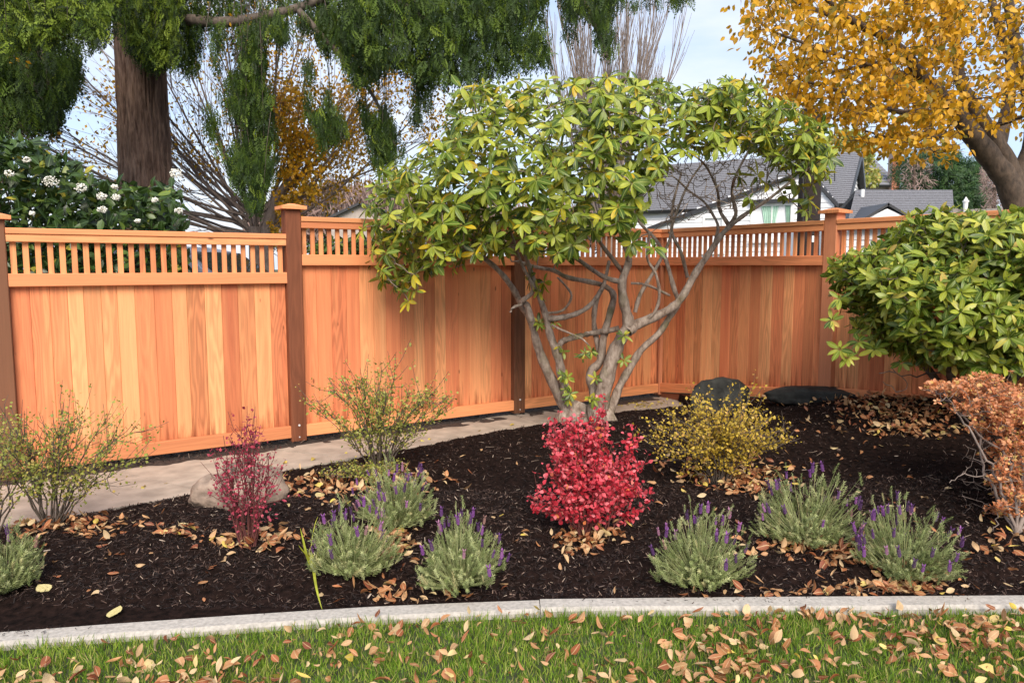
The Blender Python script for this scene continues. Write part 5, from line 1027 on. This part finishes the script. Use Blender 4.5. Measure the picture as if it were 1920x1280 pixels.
shrub('barberry_shrub', 'separate small bright red side shoot right of the crimson barberry', 'shrub', 1140, 990, .44, .09, 16, M['redleaf'], M['redstem'], .026, 66, ROUND, (.10, 0), .2, 4, .3, spots=[(.14, 0, .50), (.10, 0, .36), (.17, .03, .34), (.16, -.04, .26), (.06, -.03, .30), (.19, -.05, .14)])
shrub('sparse_barberry', 'thin sparse dark red barberry with bare stems before the pale rock', 'shrub', 465, 1025, .64, .17, 24, M['redleaf2'], M['redstem'], .017, 42, ROUND, (0, 0), .2, 5, .25, sr=.0045)
shrub('spirea_shrub', 'airy green spirea with bare lower stems before the second fence panel', 'shrub', 712, 885, .74, .54, 26, M['spirea'], pt, .021, 52, QT, (.03, 0), .2, 10, .35, clump=1, sr=.0055, jit=.016)
shrub('spirea_shrub', 'airy green spirea at the left edge in front of the fence', 'shrub', 95, 985, .74, .50, 26, M['spirea'], pt, .019, 50, QT, (.04, 0), .2, 10, .3, sr=.005, jit=.016)
shrub('spirea_shrub', 'airy pale stemmed spirea cut by the left picture edge', 'shrub', -20, 1000, .62, .34, 12, M['spirea'], pt, .018, 50, QT, (0, 0), .2, 8, .3, sr=.006)
shrub('golden_shrub', 'yellow gold leaved small shrub right of the rhododendron trunk', 'shrub', 1348, 905, .58, .50, 46, M['spirea_y'], pt, .021, 60, QT, (0, 0), .3, 8, .2, sr=.005, jit=.014)
shrub('low_groundcover', 'low yellow green sprawling shrub beneath the second spirea', 'shrub', 690, 895, .10, .34, 60, M['spirea'], pt, .017, 70, QT, (0, 0), .3, 4, .1, sr=.003)
# azalea at the right edge: pale forking limbs carrying flat pads of orange leaves
b = ong(1905, 1000); az = thing('azalea_shrub', 'straggling orange and salmon azalea with pale bare limbs at the right edge', 'shrub', tuple(b)); T = Tubes(); nodes, nrad = [], []; ya = b[1]
for pts, dz, r0 in (([(1905, 1000), (1880, 920), (1850, 860), (1815, 800), (1790, 770)], .1, .009), ([(1905, 1000), (1870, 930), (1840, 870), (1838, 800), (1850, 740)], .35, .009), ([(1905, 1000), (1895, 870), (1850, 830), (1815, 790), (1770, 745), (1745, 725)], .4, .008), ([(1905, 1000), (1920, 900), (1900, 800), (1880, 730)], .4, .009), ([(1905, 1000), (1960, 900), (1990, 820)], .2, .014),
                    ([(1850, 900), (1830, 890), (1800, 895), (1780, 905)], 0, .004), ([(1880, 950), (1868, 975), (1862, 995)], 0, .004), ([(1905, 1000), (1990, 940), (2060, 880)], .1, .012)):
    px = spline(pts, 4); n = len(px); P3 = np.array([at(a, c, ya+dz*u) for (a, c), u in zip(px, np.linspace(0, 1, n))]); P3[1:-1] += RNG.normal(0, .008, (n-2, 3)); rr = np.linspace(r0, r0*.4, n); T.add(P3, rr, 6); nodes += list(P3); nrad += list(rr)
pads = [(1762, 728, 26, 10), (1800, 735, 40, 14), (1840, 722, 45, 16), (1880, 745, 40, 22), (1850, 765, 50, 18), (1910, 800, 45, 25), (1860, 800, 40, 14), (1895, 840, 40, 20), (1810, 765, 25, 8), (1875, 900, 22, 14), (1905, 920, 35, 25), (1895, 955, 30, 18), (1960, 780, 50, 30), (1970, 860, 50, 40), (2040, 850, 50, 40), (1885, 880, 25, 10)]
C = []
for (x_, y_, sx_, sy_) in pads:
    k = int(sx_*sy_/7)+10; q = np.stack([RNG.normal(x_, sx_*.55, k), RNG.normal(y_, sy_*.55, k)], 1); C.append(rays(q, ya+.25+RNG.normal(0, .16, k)-(y_-850)*.0006))
C = np.concatenate(C); attach(nodes, nrad, list(C), T, .0014, .12, 4, .006); bare = rays(np.stack([RNG.uniform(1800, 1900, 90), RNG.uniform(820, 990, 90)], 1), ya+.1+RNG.uniform(-.1, .3, 90)); attach(nodes, nrad, list(bare), T, .0010, .22, 3, .004)
T.build('stem', M['pale_twig'], az); Rz = rosettes(C, unit(RNG.normal(0, .4, C.shape)+V3(0, -.4, 1)), (6, 9), (.016, .026), .0, (60, 18)); foliage('foliage', ROUND, Rz[1], Rz[0], Rz[2], RNG.random(len(Rz[0])), M['azalea'], az)

# ------------------------------------------------------------------ lavender
nt_ = 9; V_, F_, A_ = [], [], []
for k in range(nt_):                        # a leafy lavender tip: narrow leaves in pairs up a stem
    u = (k+.5)/nt_
    for s in (0, 1, 2):
        a = k*1.3+s*2.1; d_ = unit(V3(math.cos(a)*.75, math.sin(a)*.75, .8)); s_ = unit(np.cross(d_, (0, 0, 1)))*.022; p_ = V3(0, 0, u*.9); l = .30*(1-.35*u); b_ = len(V_)
        V_ += [p_-s_, p_+s_, p_+d_*l*.6+s_*.9, p_+d_*l, p_+d_*l*.6-s_*.9]; F_ += [(b_, b_+1, b_+2), (b_, b_+2, b_+4), (b_+4, b_+2, b_+3)]; A_ += [.5]*5
LVT = (np.array(V_)[:, [0, 2, 1]]*np.array([1, 1, -1]), np.array(F_), np.array(A_, float))
def spike_mesh():
    V, F, A2 = [], [], []; rs = np.random.RandomState(5)
    for r_ in range(5):
        for k in range(6):
            a = k*PI/3+r_*.5; z = r_*.17; rad = .17*(1-.05*r_) if r_ else .12; c = V3(math.cos(a)*rad, math.sin(a)*rad, z); b_ = len(V); d_ = V3(math.cos(a), math.sin(a), .6)
            V += [c+V3(0, 0, -.07), c+V3(-math.sin(a), math.cos(a), 0)*.085, c+unit(d_)*.10+V3(0, 0, .03), c-V3(-math.sin(a), math.cos(a), 0)*.085, c+V3(0, 0, .13)]; F += [(b_, b_+1, b_+2), (b_, b_+2, b_+3), (b_+1, b_+4, b_+2), (b_+2, b_+4, b_+3)]; A2 += [1]*5
    for k in range(4):                      # flag bracts on top
        a = k*PI/2+.3; d_ = V3(math.cos(a)*.55, math.sin(a)*.55, .8); s_ = V3(-math.sin(a), math.cos(a), 0)*.11; p_ = V3(0, 0, .72); b_ = len(V); V += [p_, p_+d_*.35+s_, p_+d_*.62, p_+d_*.35-s_]; F += [(b_, b_+1, b_+2), (b_, b_+2, b_+3)]; A2 += [0]*4
    me = np_mesh('flower_spike', V, F, {'across': A2, 'rnd': np.zeros(len(V))}); me.materials.append(M['lavfl']); return me
SPK = spike_mesh()
def lavender(label, px, py, R, H, nsp, seed, old=False, lean=0):
    b = ong(px, py); t = thing('lavender_plant', label, 'lavender', tuple(b), 'lavender plants along the front of the bed'); rs = np.random.RandomState(seed); T = Tubes(); P, D, Sx = [], [], []
    n = 520
    for k in range(n):
        a = rs.uniform(0, 2*PI); q = math.sqrt(rs.rand()); th = q*1.42; lump = 1+.26*math.sin(a*2+seed*1.7)+.16*math.sin(a*5+seed*2)
        dirv = V3(math.sin(th)*math.cos(a), math.sin(th)*math.sin(a)*.9, math.cos(th)); rad = (R*math.sin(th)**2+H*math.cos(th)**2)*lump*rs.uniform(.62, 1.05)
        e = b+dirv*rad+V3(lean*rad*.3, 0, .025); tip = unit(dirv*.8+V3(0, 0, .45)+rs.normal(0, .34, 3)); l = rs.uniform(.035, .085)
        P.append(e-tip*l*.6); D.append(tip); Sx.append(l)
        if k % 2 == 0: T.add([b+V3(math.cos(a)*.02, math.sin(a)*.02, 0), b+(e-b)*.6+V3(0, 0, -.01), e], [.0022, .0018, .001], 3)
    P, D, Sx = map(np.array, (P, D, Sx)); foliage('foliage', [LVT], frames(D, rs.normal(size=D.shape)), P, Sx, rs.rand(n), M['lav'], t)
    for k in range(int(nsp*1.4)):
        a = rs.uniform(0, 2*PI); q = rs.rand()**.6; th = q*1.15; dirv = V3(math.sin(th)*math.cos(a), math.sin(th)*math.sin(a)-.1, math.cos(th)); rad = (R*math.sin(th)**2+H*math.cos(th)**2)*rs.uniform(.98, 1.22)
        e = b+dirv*rad+V3(lean*rad*.3, 0, .02); up = unit(dirv*.35+V3(0, 0, 1)+rs.normal(0, .15, 3)); T.add([e-dirv*.08-V3(0, 0, .03), e-up*.01], [.0014, .0012], 4)
        fr = frames(up[None], rs.normal(size=(1, 3)))[0]; s = rs.uniform(.026, .040); Mx = np.eye(4); Mx[:3, :3] = np.stack([fr[:, 0], -fr[:, 2], fr[:, 1]], 1)*s; Mx[:3, :3] = Mx[:3, :3] @ np.diag([1.05, 1.05, 1.1]); Mx[:3, 3] = e; link('flower_spike', SPK, None, t, Matrix(Mx.tolist()))
    T.build('stem', M['lav'], t); return t
lavender('lavender second from left at the front, beside the yellow blades', 665, 1078, .155, .27, 16, 1)
lavender('lavender behind two others, below the green spirea', 742, 985, .20, .29, 26, 2)
lavender('front lavender with orange leaf drift on its left', 862, 1098, .205, .27, 22, 3)
lavender('lavender below and right of the crimson barberry, leaves drifted at its foot', 1312, 1095, .195, .29, 18, 4)
lavender('tallest lavender, below the golden shrub with a leaf drift beneath', 1512, 1018, .215, .32, 20, 5)
lavender('rightmost lavender with a dry leaf bundle hanging on its front', 1690, 1080, .195, .30, 26, 6)
lavender('greyish flowerless lavender cut off by the left picture edge', 5, 1110, .15, .21, 5, 7)
# yellowing blades
b = ong(588, 1068); ir = thing('yellow_blade_plant', 'small clump of yellow strap leaves with one blade bent onto the kerb', 'plant', tuple(b))
def blade(pix, Ys, w):
    p = spline([at(x, y, b[1]+Y) for (x, y), Y in zip(pix, Ys)], 5); n = len(p); V, F = [], []
    for i in range(n): ww = w*(1-(i/(n-1))**2.2)*.5+.0006; V += [p[i]-V3(ww, 0, 0), p[i]+V3(0, -.3*ww, 0), p[i]+V3(ww, 0, 0)]
    for i in range(n-1): F += [(3*i, 3*i+1, 3*i+4, 3*i+3), (3*i+1, 3*i+2, 3*i+5, 3*i+4)]
    me = bpy.data.meshes.new('blade'); me.from_pydata([tuple(v) for v in V], [], F); o = link('blade', me, M['iris'], ir); md = o.modifiers.new('thick', 'SOLIDIFY'); md.thickness = .0012
blade([(586, 1068), (575, 1040), (568, 1010), (563, 990)], (0, 0, 0, 0), .012); blade([(588, 1068), (578, 1045), (566, 1030), (560, 1022)], (0, -.02, -.04, -.05), .010)
blade([(590, 1068), (594, 1045), (598, 1030), (601, 1018)], (0, 0, 0, 0), .010); blade([(584, 1066), (582, 1050), (580, 1035), (584, 1020)], (0, 0, 0, 0), .009); blade([(586, 1050), (584, 1020), (590, 985), (596, 968)], (0, .02, .03, .04), .004)
blade([(583, 1045), (584, 1038), (587, 1060), (592, 1095), (598, 1122), (604, 1142)], (0, -.03, -.10, -.22, -.30, -.36), .014)
